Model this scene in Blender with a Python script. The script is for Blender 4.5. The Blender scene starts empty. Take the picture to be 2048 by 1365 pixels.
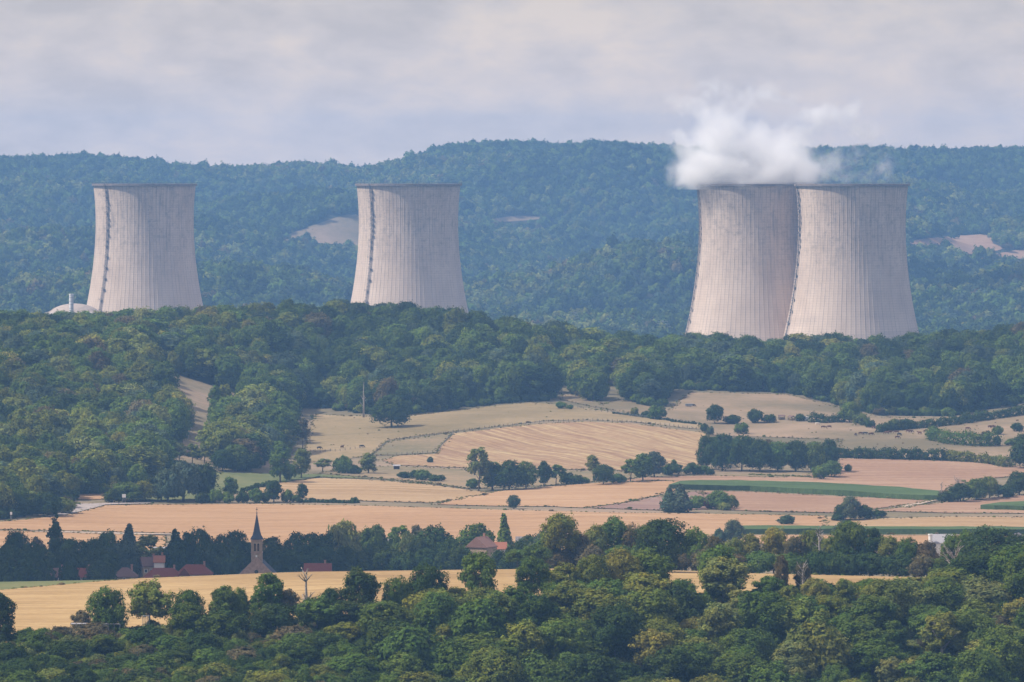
import bpy, bmesh, math, random
import numpy as np
from mathutils import Vector, Matrix, geometry
R = math.radians
scene = bpy.context.scene
COL = scene.collection
F = 11400.0            # focal length in pixels of a 2048 px wide frame
EYE = 165.0            # eye height above the plant's ground level
HOR = 365.0            # picture row of the eye level

# ------------------------------------------------------------------ camera, sky, sun, exposure
cam_d = bpy.data.cameras.new('camera'); cam = bpy.data.objects.new('camera', cam_d); COL.objects.link(cam)
cam.location = (0, 0, EYE)
cam.rotation_euler = (R(90) - math.atan((682.5 - HOR) / F), 0, 0)
cam_d.sensor_width = 36; cam_d.lens = 36 * F / 2048
cam_d.clip_start = 1; cam_d.clip_end = 80000
scene.camera = cam

SUN_EL, SUN_AZ = 51.0, 7.0      # elevation; degrees from due left (-X) towards the viewer
sdir = Vector((-math.cos(R(SUN_EL)) * math.cos(R(SUN_AZ)), -math.cos(R(SUN_EL)) * math.sin(R(SUN_AZ)), math.sin(R(SUN_EL))))
sun_d = bpy.data.lights.new('sun', 'SUN'); sun_d.energy = 5.0; sun_d.angle = R(0.5); sun_d.color = (1.0, 0.90, 0.79)
sun = bpy.data.objects.new('sun', sun_d); COL.objects.link(sun)
sun.rotation_euler = sdir.to_track_quat('Z', 'Y').to_euler(); sun.location = (-300, 0, 600)

world = bpy.data.worlds.new('World'); scene.world = world; world.use_nodes = True
wn, wl = world.node_tree.nodes, world.node_tree.links
wn.clear()
def wnode(t, **k):
    n = wn.new(t)
    for a, b in k.items(): setattr(n, a, b)
    return n
w_out = wnode('ShaderNodeOutputWorld')
sky = wnode('ShaderNodeTexSky', sky_type='NISHITA', sun_disc=False, sun_elevation=R(SUN_EL), sun_rotation=math.atan2(sdir.x, sdir.y), altitude=300, air_density=1.2, dust_density=1.5)
bg_sky = wnode('ShaderNodeBackground'); bg_sky.inputs[1].default_value = 0.10
wl.new(sky.outputs[0], bg_sky.inputs[0])
bg_cloud = wnode('ShaderNodeBackground'); bg_cloud.inputs[1].default_value = 1.5
tc = wnode('ShaderNodeTexCoord')
mp = wnode('ShaderNodeMapping'); mp.inputs['Scale'].default_value = (1.0, 1.0, 2.3); mp.inputs['Location'].default_value = (0.35, 0.1, 0.02)
wl.new(tc.outputs['Generated'], mp.inputs[0])
n1 = wnode('ShaderNodeTexNoise'); n1.inputs['Scale'].default_value = 20; n1.inputs['Detail'].default_value = 6; n1.inputs['Roughness'].default_value = 0.5; n1.inputs['Distortion'].default_value = 0.5
n2 = wnode('ShaderNodeTexNoise'); n2.inputs['Scale'].default_value = 75; n2.inputs['Detail'].default_value = 5; n2.inputs['Roughness'].default_value = 0.55; n2.inputs['Distortion'].default_value = 0.2
wl.new(mp.outputs[0], n1.inputs[0]); wl.new(mp.outputs[0], n2.inputs[0])
mixn = wnode('ShaderNodeMix', data_type='FLOAT'); mixn.inputs[0].default_value = 0.5
wl.new(n1.outputs[0], mixn.inputs[2]); wl.new(n2.outputs[0], mixn.inputs[3])
cr = wnode('ShaderNodeValToRGB')
cr.color_ramp.elements[0].position = 0.40; cr.color_ramp.elements[0].color = (0.515, 0.475, 0.515, 1)
cr.color_ramp.elements[1].position = 0.62; cr.color_ramp.elements[1].color = (0.72, 0.625, 0.60, 1)
e = cr.color_ramp.elements.new(0.5); e.color = (0.60, 0.545, 0.575, 1)
wl.new(mixn.outputs[0], cr.inputs[0]); sepz = wnode('ShaderNodeSeparateXYZ'); wl.new(tc.outputs['Generated'], sepz.inputs[0])
gr = wnode('ShaderNodeValToRGB'); wl.new(sepz.outputs[2], gr.inputs[0])   # cloud deck brightens towards the horizon
for e_, (p_, c_) in zip([gr.color_ramp.elements[0], gr.color_ramp.elements[1], gr.color_ramp.elements.new(.2), gr.color_ramp.elements.new(.3)],
                        [(0.0, (.96, .855, .70, 1)), (0.0125, (1, .89, .73, 1)), (0.034, (.64, .63, .575, 1)), (0.075, (.235, .26, .30, 1))]): e_.position = p_; e_.color = c_
mg = wnode('ShaderNodeMix', data_type='RGBA', blend_type='MULTIPLY'); mg.inputs[0].default_value = 1.0
wl.new(gr.outputs[0], mg.inputs[6]); wl.new(cr.outputs[0], mg.inputs[7]); wl.new(mg.outputs[2], bg_cloud.inputs[0])
mixs = wnode('ShaderNodeMixShader'); mixs.inputs[0].default_value = 0.9
wl.new(bg_sky.outputs[0], mixs.inputs[1]); wl.new(bg_cloud.outputs[0], mixs.inputs[2]); wl.new(mixs.outputs[0], w_out.inputs[0])

scene.render.engine = 'CYCLES'
scene.view_settings.view_transform = 'Standard'; scene.view_settings.look = 'None'
scene.view_settings.exposure = 0.27; scene.view_settings.gamma = 1.0
cy = scene.cycles
cy.use_denoising = True; cy.max_bounces = 10; cy.diffuse_bounces = 2; cy.glossy_bounces = 1; cy.transmission_bounces = 2
cy.volume_bounces = 8; cy.transparent_max_bounces = 4; cy.volume_step_rate = 1.0; cy.volume_max_steps = 256
cy.sample_clamp_indirect = 4.0; cy.use_adaptive_sampling = False

STEAM = True
HAZE_DENSITY = 7.0e-5
HAZE_COLOR = (0.26, 0.53, 1.0)

# ------------------------------------------------------------------ helpers
def wx(px, D): return (px - 1024.0) * D / F
def zrow(py, D): return EYE - D * (py - HOR) / F
def rowof(D, z): return HOR + (EYE - z) * F / D

def mesh_np(name, V, Q, mats=(), tri=False, smooth=False):
    me = bpy.data.meshes.new(name); V = np.asarray(V, np.float32); Q = np.asarray(Q, np.int32)
    me.vertices.add(len(V)); me.vertices.foreach_set('co', V.ravel())
    k = Q.shape[1]
    me.loops.add(Q.size); me.loops.foreach_set('vertex_index', Q.ravel())
    me.polygons.add(len(Q)); me.polygons.foreach_set('loop_start', np.arange(0, Q.size, k, dtype=np.int32))
    me.polygons.foreach_set('loop_total', np.full(len(Q), k, np.int32))
    if smooth: me.polygons.foreach_set('use_smooth', np.ones(len(Q), bool))
    me.update(calc_edges=True)
    for m in mats: me.materials.append(m)
    return me
def link(name, data, parent=None, loc=None):
    o = bpy.data.objects.new(name, data); COL.objects.link(o)
    if parent is not None: o.parent = parent
    if loc is not None: o.location = loc
    return o
def tag(o, label=None, cat=None, group=None, kind=None):
    if label: o['label'] = label
    if cat: o['category'] = cat
    if group: o['group'] = group
    if kind: o['kind'] = kind
    return o

class MB:
    """collects boxes, tubes and lathes into one mesh"""
    def __init__(s): s.v = []; s.f = []; s.mi = []
    def add(s, vs, fs, mi=0):
        b = len(s.v); s.v += [tuple(v) for v in vs]; s.f += [tuple(b + i for i in f) for f in fs]; s.mi += [mi] * len(fs)
    def box(s, x0, x1, y0, y1, z0, z1, mi=0):
        s.add([(x0,y0,z0),(x1,y0,z0),(x1,y1,z0),(x0,y1,z0),(x0,y0,z1),(x1,y0,z1),(x1,y1,z1),(x0,y1,z1)],
              [(0,3,2,1),(4,5,6,7),(0,1,5,4),(1,2,6,5),(2,3,7,6),(3,0,4,7)], mi)
    def tube(s, pts, rads, n=6, mi=0):
        pts = [Vector(p) for p in pts]; rings = []
        for i, p in enumerate(pts):
            d = (pts[min(i+1, len(pts)-1)] - pts[max(i-1, 0)]).normalized()
            a = d.orthogonal().normalized() if i == 0 else (pa - d * pa.dot(d)).normalized()
            pa = a; b = d.cross(a)
            rings.append([p + (a * math.cos(t) + b * math.sin(t)) * rads[i] for t in [2*math.pi*k/n for k in range(n)]])
        vs = [v for r in rings for v in r]; fs = []
        for i in range(len(pts)-1):
            for k in range(n):
                fs.append((i*n+k, i*n+(k+1)%n, (i+1)*n+(k+1)%n, (i+1)*n+k))
        fs.append(tuple(range(n-1, -1, -1))); fs.append(tuple((len(pts)-1)*n + k for k in range(n)))
        s.add(vs, fs, mi)
    def lathe(s, prof, n=32, cx=0, cy=0, mi=0, cap=True):
        vs = [(cx + r*math.cos(2*math.pi*k/n), cy + r*math.sin(2*math.pi*k/n), z) for r, z in prof for k in range(n)]
        fs = [(i*n+k, i*n+(k+1)%n, (i+1)*n+(k+1)%n, (i+1)*n+k) for i in range(len(prof)-1) for k in range(n)]
        if cap: fs.append(tuple(range(n-1, -1, -1))); fs.append(tuple((len(prof)-1)*n + k for k in range(n)))
        s.add(vs, fs, mi)
    def mesh(s, name, mats, smooth=False):
        me = bpy.data.meshes.new(name); me.from_pydata(s.v, [], s.f)
        for m in (mats if isinstance(mats, (list, tuple)) else [mats]): me.materials.append(m)
        me.polygons.foreach_set('material_index', s.mi)
        if smooth: me.polygons.foreach_set('use_smooth', [True]*len(me.polygons))
        me.update(); return me
    def build(s, name, mats, parent=None, loc=None, smooth=False):
        return link(name, s.mesh(name, mats, smooth), parent, loc)

# ------------------------------------------------------------------ materials
def newmat(name):
    m = bpy.data.materials.new(name); m.use_nodes = True; nt = m.node_tree; nt.nodes.clear()
    out = nt.nodes.new('ShaderNodeOutputMaterial')
    def N(t, _in=None, **k):
        n = nt.nodes.new(t)
        for a, b in k.items(): setattr(n, a, b)
        for a, b in (_in or {}).items():
            if isinstance(b, bpy.types.NodeSocket): nt.links.new(b, n.inputs[a])
            else: n.inputs[a].default_value = b
        return n
    return m, nt, out, N
def ramp(N, fac, stops):
    r = N('ShaderNodeValToRGB', {0: fac}); el = r.color_ramp.elements
    while len(el) < len(stops): el.new(0.5)
    for e_, (p, c) in zip(el, stops): e_.position = p; e_.color = (*c, 1)
    return r.outputs[0]
def mixc(N, f, a, b, blend='MIX'):
    n = N('ShaderNodeMix', {0: f}, data_type='RGBA', blend_type=blend)
    for i, v in ((6, a), (7, b)):
        if isinstance(v, bpy.types.NodeSocket): n.id_data.links.new(v, n.inputs[i])
        else: n.inputs[i].default_value = (*v, 1)
    return n.outputs[2]
def pbsdf(nt, out, N, col, rough=0.85, bump=None, bstr=0.3, bdist=0.1, spec=0.25, metal=0.0):
    b = N('ShaderNodeBsdfPrincipled', {'Roughness': rough, 'Specular IOR Level': spec, 'Metallic': metal})
    if isinstance(col, bpy.types.NodeSocket): nt.links.new(col, b.inputs['Base Color'])
    else: b.inputs['Base Color'].default_value = (*col, 1)
    if bump is not None:
        bp = N('ShaderNodeBump', {'Strength': bstr, 'Distance': bdist, 'Height': bump}); nt.links.new(bp.outputs[0], b.inputs['Normal'])
    nt.links.new(b.outputs[0], out.inputs[0]); return b
def simple(name, col, var=0.25, scale=2.0, rough=0.8, metal=0.0, spec=0.25):
    m, nt, out, N = newmat(name)
    t = N('ShaderNodeTexCoord'); n = N('ShaderNodeTexNoise', {0: t.outputs['Object'], 'Scale': scale, 'Detail': 5.0})
    c = ramp(N, n.outputs[0], [(0.3, tuple(x*(1-var) for x in col)), (0.7, tuple(min(1, x*(1+var)) for x in col))])
    pbsdf(nt, out, N, c, rough, n.outputs[0], 0.2, 0.05, spec, metal); return m

def leaf_mat(name, instanced):
    m, nt, out, N = newmat(name)
    if instanced: col = N('ShaderNodeAttribute', attribute_name='leafcol', attribute_type='INSTANCER').outputs['Color']
    else: col = N('ShaderNodeObjectInfo').outputs['Color']
    t = N('ShaderNodeAttribute', attribute_name='tint', attribute_type='GEOMETRY')
    hue = N('ShaderNodeAttribute', attribute_name='hue', attribute_type='GEOMETRY')
    warm = mixc(N, hue.outputs['Fac'], (0.82, 0.97, 1.05), (1.30, 1.08, 0.72))
    c = mixc(N, 1.0, col, warm, 'MULTIPLY')
    v = N('ShaderNodeVectorMath', {0: c, 'Scale': t.outputs['Fac']}, operation='SCALE').outputs[0]
    d = N('ShaderNodeBsdfDiffuse', {0: v}); tr = N('ShaderNodeBsdfTranslucent', {0: v})
    mx = N('ShaderNodeMixShader', {0: 0.22, 1: d.outputs[0], 2: tr.outputs[0]})
    nt.links.new(mx.outputs[0], out.inputs[0]); return m
LEAF = leaf_mat('foliage', False); LEAFI = leaf_mat('foliage_mass', True)
BARK = simple('bark', (0.10, 0.085, 0.07), 0.4, 3); DEADWOOD = simple('dead_wood', (0.30, 0.27, 0.24), 0.3, 3)

def field_mat(name, stops, ang=0.0, stripe=6.0, fine=0.35, patch=0.004, stripe_amt=0.35, patch_amt=0.5, tram=0.0, tram_w=24.0):
    """crop rows: noise stretched along the rows, large soft patches, small speckle"""
    m, nt, out, N = newmat(name)
    t = N('ShaderNodeTexCoord')
    rot = N('ShaderNodeMapping', {0: t.outputs['Object'], 'Rotation': (0, 0, ang)}, vector_type='POINT').outputs[0]
    st = N('ShaderNodeMapping', {0: rot, 'Scale': (0.012, 1.0/stripe, 0.0)}).outputs[0]
    s1 = N('ShaderNodeTexNoise', {0: st, 'Scale': 1.0, 'Detail': 4.0, 'Roughness': 0.7}).outputs[0]
    p1 = N('ShaderNodeTexNoise', {0: rot, 'Scale': patch, 'Detail': 4.0, 'Roughness': 0.55}).outputs[0]
    f1 = N('ShaderNodeTexNoise', {0: rot, 'Scale': fine, 'Detail': 3.0, 'Roughness': 0.7}).outputs[0]
    def M(op, a, b):
        n = N('ShaderNodeMath', operation=op)
        for i, v in enumerate((a, b)):
            if isinstance(v, bpy.types.NodeSocket): nt.links.new(v, n.inputs[i])
            else: n.inputs[i].default_value = v
        return n.outputs[0]
    tot = stripe_amt + patch_amt + 0.35
    k = M('ADD', M('ADD', M('MULTIPLY', s1, stripe_amt/tot), M('MULTIPLY', p1, patch_amt/tot)), M('MULTIPLY', f1, 0.35/tot))
    c = ramp(N, k, stops)
    if tram > 0:
        sp = N('ShaderNodeSeparateXYZ', {0: rot}).outputs[1]
        w = N('ShaderNodeMath', {0: M('ADD', sp, M('MULTIPLY', p1, 20.0)), 1: tram_w}, operation='PINGPONG').outputs[0]
        line = N('ShaderNodeMapRange', {0: w, 1: 0.0, 2: 1.6, 3: tram, 4: 0.0}).outputs[0]
        c = mixc(N, line, c, tuple(x*0.62 for x in stops[0][1]))
    pbsdf(nt, out, N, c, 0.95, f1, 0.5, 0.4, 0.1); return m

G = {
 'dry': field_mat('dry_grass', [(0.40, (0.119, 0.104, 0.059)), (0.5, (0.180, 0.148, 0.090)), (0.60, (0.259, 0.191, 0.130))], 0.2, 14, 0.25, 0.008, 0.2, 0.9),
 'floor': simple('forest_floor', (0.035, 0.038, 0.018), 0.5, 0.05, 1.0),
 'wheat': field_mat('golden_wheat', [(0.41, (0.228, 0.148, 0.065)), (0.5, (0.315, 0.212, 0.095)), (0.59, (0.407, 0.290, 0.140))], 0.05, 5, 0.5, 0.012, 0.6, 0.5, 0.5, 14),
 'stub': field_mat('pale_stubble', [(0.40, (0.275, 0.164, 0.083)), (0.5, (0.340, 0.211, 0.112)), (0.60, (0.393, 0.261, 0.151))], -0.02, 9, 0.3, 0.006, 0.7, 0.4, 0.45, 20),
 'stub2': field_mat('straw_stubble', [(0.40, (0.242, 0.157, 0.074)), (0.5, (0.315, 0.214, 0.114)), (0.60, (0.393, 0.288, 0.167))], 0.16, 7, 0.3, 0.006, 0.8, 0.4, 0.4, 16),
 'pink': field_mat('pink_stubble', [(0.40, (0.221, 0.129, 0.079)), (0.5, (0.281, 0.178, 0.113)), (0.60, (0.341, 0.236, 0.152))], -0.05, 10, 0.3, 0.006, 0.6, 0.4, 0.3, 22),
 'dome': field_mat('ploughed_stubble', [(0.41, (0.214, 0.130, 0.073)), (0.5, (0.288, 0.191, 0.105)), (0.59, (0.375, 0.287, 0.151))], 1.15, 4, 0.25, 0.006, 0.9, 0.3, 0.35, 11),
 'brown': field_mat('bare_soil', [(0.40, (0.173, 0.108, 0.086)), (0.5, (0.216, 0.137, 0.108)), (0.60, (0.259, 0.180, 0.137))], 0.0, 8, 0.3, 0.006, 0.5, 0.3),
 'green': field_mat('green_meadow', [(0.40, (0.085, 0.106, 0.038)), (0.5, (0.128, 0.140, 0.055)), (0.60, (0.187, 0.170, 0.076))], 0.1, 12, 0.25, 0.01, 0.3, 0.7),
 'olive': field_mat('grey_green_grass', [(0.40, (0.135, 0.122, 0.066)), (0.5, (0.191, 0.151, 0.085)), (0.60, (0.270, 0.194, 0.113))], 0.1, 9, 0.25, 0.01, 0.3, 0.6),
 'meadow': field_mat('dry_meadow', [(0.40, (0.157, 0.124, 0.059)), (0.5, (0.223, 0.171, 0.089)), (0.60, (0.293, 0.218, 0.122))], 0.3, 10, 0.25, 0.007, 0.3, 0.9),
 'pasture': field_mat('grazed_pasture', [(0.40, (0.137, 0.115, 0.065)), (0.5, (0.198, 0.151, 0.090)), (0.60, (0.266, 0.194, 0.126))], -0.2, 12, 0.25, 0.012, 0.2, 1.0),
 'maize': field_mat('maize_leaves', [(0.40, (0.040, 0.066, 0.022)), (0.5, (0.060, 0.098, 0.032)), (0.60, (0.088, 0.130, 0.045))], 0.0, 1.6, 0.9, 0.02, 0.6, 0.3),
 'verge': field_mat('rough_verge', [(0.40, (0.093, 0.085, 0.043)), (0.5, (0.162, 0.132, 0.072)), (0.60, (0.306, 0.238, 0.145))], 0.0, 3, 0.3, 0.02, 0.5, 0.6),
 'track': simple('chalk_track', (0.36, 0.29, 0.22), 0.15, 0.3, 0.95),
 'asphalt': simple('pale_asphalt', (0.30, 0.26, 0.24), 0.12, 0.3, 0.9),
}

# ------------------------------------------------------------------ terrain: height from lines running across the valley
PX = [0, 300, 600, 900, 1200, 1500, 1800, 2048]
def zl(z): return [z]*8
L = [ # (distances, rows or heights) ; 'y' = picture row of the bare ground, 'z' = height
 ([0]*8, 'z', zl(163.2)), ([60]*8, 'z', zl(150)), ([300]*8, 'z', zl(112)), ([700]*8, 'z', zl(62)), ([1200]*8, 'z', zl(33)),
 ([1325,1325,1325,1330,1350,1370,1370,1370], 'y', [1450,1450,1450,1455,1465,1470,1470,1470]),
 ([1400,1400,1410,1420,1450,1480,1500,1500], 'y', [1266,1264,1245,1225,1200,1180,1176,1176]),
 ([1700,1700,1700,1700,1700,1660,1640,1640], 'y', [1160,1152,1140,1136,1133,1147,1156,1162]),
 ([1850]*8, 'z', [25,25,26,27,28,34,36,36]), ([1960]*8, 'z', [20,20,20,20,21,25,26,26]), ([2250]*8, 'z', zl(20)), ([2480]*8, 'z', [21.0,20,20,20,20,20,20,20]),
 ([2660,2700,2760,2760,2760,2760,2760,2760], 'y', [955,958,963,965,965,965,965,965]),
 ([2850,2900,2920,2900,2880,2900,2920,2920], 'y', [860,880,925,925,922,915,905,908]),
 ([3020,3060,3080,3080,3080,3080,3080,3080], 'y', [772,790,865,845,842,862,852,848]),
 ([3150,3200,3250,3250,3280,3320,3250,3220], 'y', [720,732,818,805,795,785,828,822]),
 ([3300,3380,3450,3480,3480,3480,3480,3480], 'y', [691,686,658,669,724,741,742,707]),
 ([3560]*4 + [3560]*4, 'z', [68,66,68,62,52,50,50,55]),
 ([3900]*8, 'z', zl(28)), ([4300]*8, 'z', zl(3)), ([4700]*8, 'z', zl(0)), ([5700]*8, 'z', zl(0)),
 ([6200]*8, 'z', [10,8,8,12,14,8,6,6]),
 ([6700]*8, 'y', [625,628,628,612,600,596,620,612]),
 ([6950]*8, 'y', [605,610,610,612,610,606,585,582]),
 ([7250]*8, 'y', [603,604,604,618,618,612,534,532]),
 ([7500]*8, 'z', [26,24,24,16,14,18,48,48]), ([7850]*8, 'y', [556,562,556,560,558,548,526,524]),
 ([8050]*8, 'z', [48,46,44,40,42,46,44,44]),
 ([8500]*8, 'y', [500,505,498,520,520,505,508,508]),
 ([9000]*8, 'y', [450,450,445,455,462,455,470,468]),
 ([9500]*8, 'y', [395,395,405,400,400,400,400,400]),
]
SKY = [(-700,330),(0,335),(60,331),(150,327),(240,332),(300,338),(400,351),(500,350),(600,342),(655,340),(700,352),(722,358),(770,346),(850,322),(905,303),(960,303),(1050,299),(1150,303),(1200,300),(1300,306),(1400,310),(1500,316),(1600,318),(1700,316),(1800,316),(1900,317),(2048,312),(2750,320)]
cols = np.arange(-700, 2751, 15.0)
DG = np.concatenate([np.arange(0, 4000, 10.0), np.arange(4000, 11601, 40.0)])
def colint(a): return np.interp(cols, PX, a)
LD, LZ = [], []
for D_, k_, v_ in L:
    d = colint(D_); v = colint(v_)
    LD.append(d); LZ.append(v if k_ == 'z' else EYE - d*(v - HOR)/F)
sk = np.interp(cols, [a for a, b in SKY], [b for a, b in SKY])
LD.append(np.full_like(cols, 10000.)); LZ.append(EYE - 10000*(sk - HOR)/F)
LD.append(np.full_like(cols, 10300.)); LZ.append(EYE - 10300*(sk - HOR)/F - 6)
LD.append(np.full_like(cols, 11600.)); LZ.append(np.full_like(cols, 130.))
LD, LZ = np.array(LD), np.array(LZ)
H = np.zeros((len(cols), len(DG)))
for i in range(len(cols)): H[i] = np.interp(DG, LD[:, i], LZ[:, i])
def blur(A, ax, s):
    r = int(3*s); k = np.exp(-0.5*(np.arange(-r, r+1)/s)**2); k /= k.sum()
    P = np.pad(A, [(r, r) if i == ax else (0, 0) for i in (0, 1)], mode='edge')
    return np.apply_along_axis(lambda v: np.convolve(v, k, 'valid'), ax, P)
Hf = blur(H, 0, 2.2)
Hn = blur(Hf, 1, 2.2)
Hn[:, :6] = Hf[:, :6]
H = Hn
rs = np.random.RandomState(5)
XG = (cols[:, None]-1024)*DG[None, :]/F; YG = np.broadcast_to(DG[None, :], XG.shape)
nz = np.zeros_like(H)
for k in range(14):
    a = rs.uniform(0, 6.28); lam = 10**rs.uniform(1.7, 2.5); ph = rs.uniform(0, 6.28)
    nz += np.sin((XG*math.cos(a)+YG*math.sin(a))*6.283/lam + ph)*lam/200.
near_amp = np.clip((DG-1500)/1000, 0, 1)*0.35
far_nz = np.zeros_like(H)
for k in range(22):
    a = rs.uniform(0, 6.28); lam = rs.uniform(160, 900); ph = rs.uniform(0, 6.28)
    far_nz += np.sin((XG*math.cos(a)+YG*math.sin(a)*0.8)*6.283/lam + ph)*lam/62.
far_amp = np.clip((DG-6000)/800, 0, 1)*np.clip((10050-DG)/400, 0.12, 1)
H = H + nz*near_amp[None, :] + far_nz*far_amp[None, :]

def hgt(px, D):
    px = np.clip(np.asarray(px, float), cols[0], cols[-1]-1e-3); D = np.clip(np.asarray(D, float), 0, DG[-1]-1e-3)
    u = (px-cols[0])/15.0; i = np.floor(u).astype(int); fu = u-i
    j = np.searchsorted(DG, D, 'right')-1; fv = (D-DG[j])/(DG[j+1]-DG[j])
    return (H[i, j]*(1-fu)+H[i+1, j]*fu)*(1-fv) + (H[i, j+1]*(1-fu)+H[i+1, j+1]*fu)*fv
_scan = np.arange(1200, 11500, 2.0)
def hit(px, py, dmin=1750.):
    D = _scan[_scan >= dmin]; below = (EYE - D*(py-HOR)/F) <= hgt(np.full_like(D, px), D)
    k = int(np.argmax(below)) if below.any() else len(D)-1
    return float(D[k])
def ground(px, D): return Vector((wx(px, D), D, float(hgt(px, D))))
def at(px, py, dmin=1750.):
    D = hit(px, py, dmin); return ground(px, D), D

# edge of the hill wood, as a picture row of the ground
WE = [(-700,1045),(-300,1045),(0,1042),(60,1036),(130,1018),(150,992),(225,988),(300,975),(330,945),(400,935),(500,945),(530,925),(556,912),(585,908),(598,905),(590,822),(650,818),(720,830),(800,832),(880,823),(1000,809),(1060,803),(1108,806),(1116,770),(1140,770),(1150,796),(1185,806),(1200,800),(1208,745),(1238,745),(1248,795),(1280,814),(1325,816),(1335,775),(1380,782),(1480,784),(1570,787),(1640,802),(1700,818),(1760,832),(1900,834),(1990,818),(2048,810),(2300,800),(2750,800)]
we_x = np.arange(-700, 2751, 15.0)
we_D = np.array([hit(x, np.interp(x, [a for a, b in WE], [b for a, b in WE])) for x in we_x])
def wood_edge(px): return np.interp(px, we_x, we_D)

def inpoly(x, y, poly):
    c = False; n = len(poly); j = n-1
    for i in range(n):
        xi, yi = poly[i]; xj, yj = poly[j]
        if (yi > y) != (yj > y) and x < (xj-xi)*(y-yi)/(yj-yi)+xi: c = not c
        j = i
    return c

def build_ground():
    side = [40, 160, 500, 1500, 4000, 9000]
    rows = list(DG)
    V, mi = [], []
    xs = []
    for D in rows:
        Dc = min(D, 11600); h = hgt(cols, Dc)
        if D > 11600: h = h*0 + (110 if D < 14000 else 60)
        X = (cols-1024)*D/F
        V += [(X[0]-s, D, h[0]) for s in reversed(side)] + list(zip(X, [D]*len(cols), h)) + [(X[-1]+s, D, h[-1]) for s in side]
    nc = len(cols)+2*len(side)
    back = []
    for D in (-3000, -400, -30):
        X = np.concatenate([-np.array(side[::-1], float), np.linspace(-2, 2, len(cols)), np.array(side, float)])
        z = {-3000: 120, -400: 150, -30: 163}[D]
        back += [(x, D, z) for x in X]
    V = back + V; nr = len(rows)+3
    idx = np.arange(nr*nc).reshape(nr, nc)
    Q = np.stack([idx[:-1, :-1], idx[:-1, 1:], idx[1:, 1:], idx[1:, :-1]], -1).reshape(-1, 4)
    me = mesh_np('ground', V, Q, [G['dry'], G['floor']], smooth=True)
    cen = np.array(V, float)[Q].mean(1)
    D = cen[:, 1]; px = cen[:, 0]*F/np.maximum(D, 1)+1024
    m = (D > 3600) | (D < np.interp(px, [0,300,600,900,1200,1500,1800], [1397,1400,1408,1420,1449,1479,1498])) | ((D > 2400) & (D > wood_edge(px)+6))
    for i in np.nonzero(m & (D > 2400) & (D < 3600))[0]:
        z = cen[i, 2]; py = rowof(D[i], z)
        if any(inpoly(px[i], py, P) for P in CLEAR): m[i] = False
    me.polygons.foreach_set('material_index', m.astype(np.int32))
    tag(link('ground', me), kind='structure')
CLEAR = [[(318,740),(420,768),(492,795),(492,868),(436,868),(436,935),(335,938),(330,905),(366,890),(372,850),(326,806)]]
build_ground()

LAY = {}
EDGES = []
def field(name, mat, pts, off=0.3, dmin=1750., world=False, height=0.0, label=None):
    """pts: picture positions of the field's corners on the ground (or px, distance when world)"""
    if not world:
        dens = []
        for (x0, y0), (x1, y1) in zip(pts, pts[1:]+pts[:1]):
            n = max(1, int(max(abs(x1-x0)/25, abs(y1-y0)/4)))
            dens += [(x0+(x1-x0)*k/n, y0+(y1-y0)*k/n) for k in range(n)]
        P = [(x, hit(x, y, dmin)) for x, y in dens]
    else:
        P = []
        for (x0, y0), (x1, y1) in zip(pts, pts[1:]+pts[:1]):
            n = max(1, int(max(abs(x1-x0)/25, abs(y1-y0)/15)))
            P += [(x0+(x1-x0)*k/n, y0+(y1-y0)*k/n) for k in range(n)]
    if dmin < 5000 and off not in (0.42, 0.15): EDGES.append(P)
    rn = random.Random(len(P)); Q = []
    xs = [p[0] for p in P]; ds = [p[1] for p in P]
    vs = [Vector((x/15, d/10)) for x, d in P]; n = len(vs)
    for i in range(int(min(xs)//15), int(max(xs)//15)+2):
        for j in range(int(min(ds)//10), int(max(ds)//10)+2):
            if inpoly(i, j, [(v.x, v.y) for v in vs]): Q.append(Vector((i, j)))
    out = geometry.delaunay_2d_cdt(vs+Q, [], [list(range(n))], 1, 1e-5)
    V2 = out[0]; fs = [tuple(f) for f in out[2]]
    px = np.array([v.x*15 for v in V2]); D = np.array([v.y*10 for v in V2]); z = hgt(px, D)+off+height
    V = [(wx(a, b), b, c) for a, b, c in zip(px, D, z)]
    if height > 0:   # a standing crop: drop its sides to the soil
        V = [(a, b, c+rn.uniform(-.12, .12)) for a, b, c in V]
        cnt = {}
        for f in fs:
            for a, b in zip(f, f[1:]+f[:1]): cnt[(a, b)] = 1
        for a, b in [e_ for e_ in cnt if (e_[1], e_[0]) not in cnt]:
            k = len(V); V += [(V[b][0], V[b][1], V[b][2]-height-.4), (V[a][0], V[a][1], V[a][2]-height-.4)]; fs.append((b, a, k+1, k))
    me = bpy.data.meshes.new(name); me.from_pydata(V, [], fs); me.materials.append(mat)
    if height == 0: me.polygons.foreach_set('use_smooth', [True]*len(fs))
    me.update(); o = link(name, me); tag(o, label, kind='structure'); return o

# golden field and the strip beyond it (distances, because the trees hide its near edge)
field('wheat_field', G['wheat'], [(-420,1402),(0,1403),(300,1405),(600,1412),(900,1424),(1200,1453),(1500,1483),(1800,1502),(2400,1503),(2400,1632),(1800,1640),(1500,1652),(1250,1700),(900,1730),(600,1728),(420,1712),(300,1694),(150,1655),(0,1622),(-420,1560)], 0.35, world=True)
field('green_strip', G['green'], [(-420,1545),(0,1600),(150,1640),(300,1685),(420,1706),(420,1765),(-420,1765)], 0.15, world=True)
field('stubble_field', G['stub'], [(-300,1050),(0,1046),(100,1037),(165,1024),(205,1013),(280,1012),(500,1010),(700,1013),(850,1017),(1000,1022),(1200,1027),(1400,1030),(1650,1034),(1650,1060),(1480,1060),(1420,1078),(1420,1104),(350,1104),(350,1069),(150,1064),(-300,1056)], 0.3)
field('stubble_field', G['stub'], [(-300,1062),(0,1064),(150,1068),(330,1074),(330,1110),(-300,1110)], 0.3)
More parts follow.
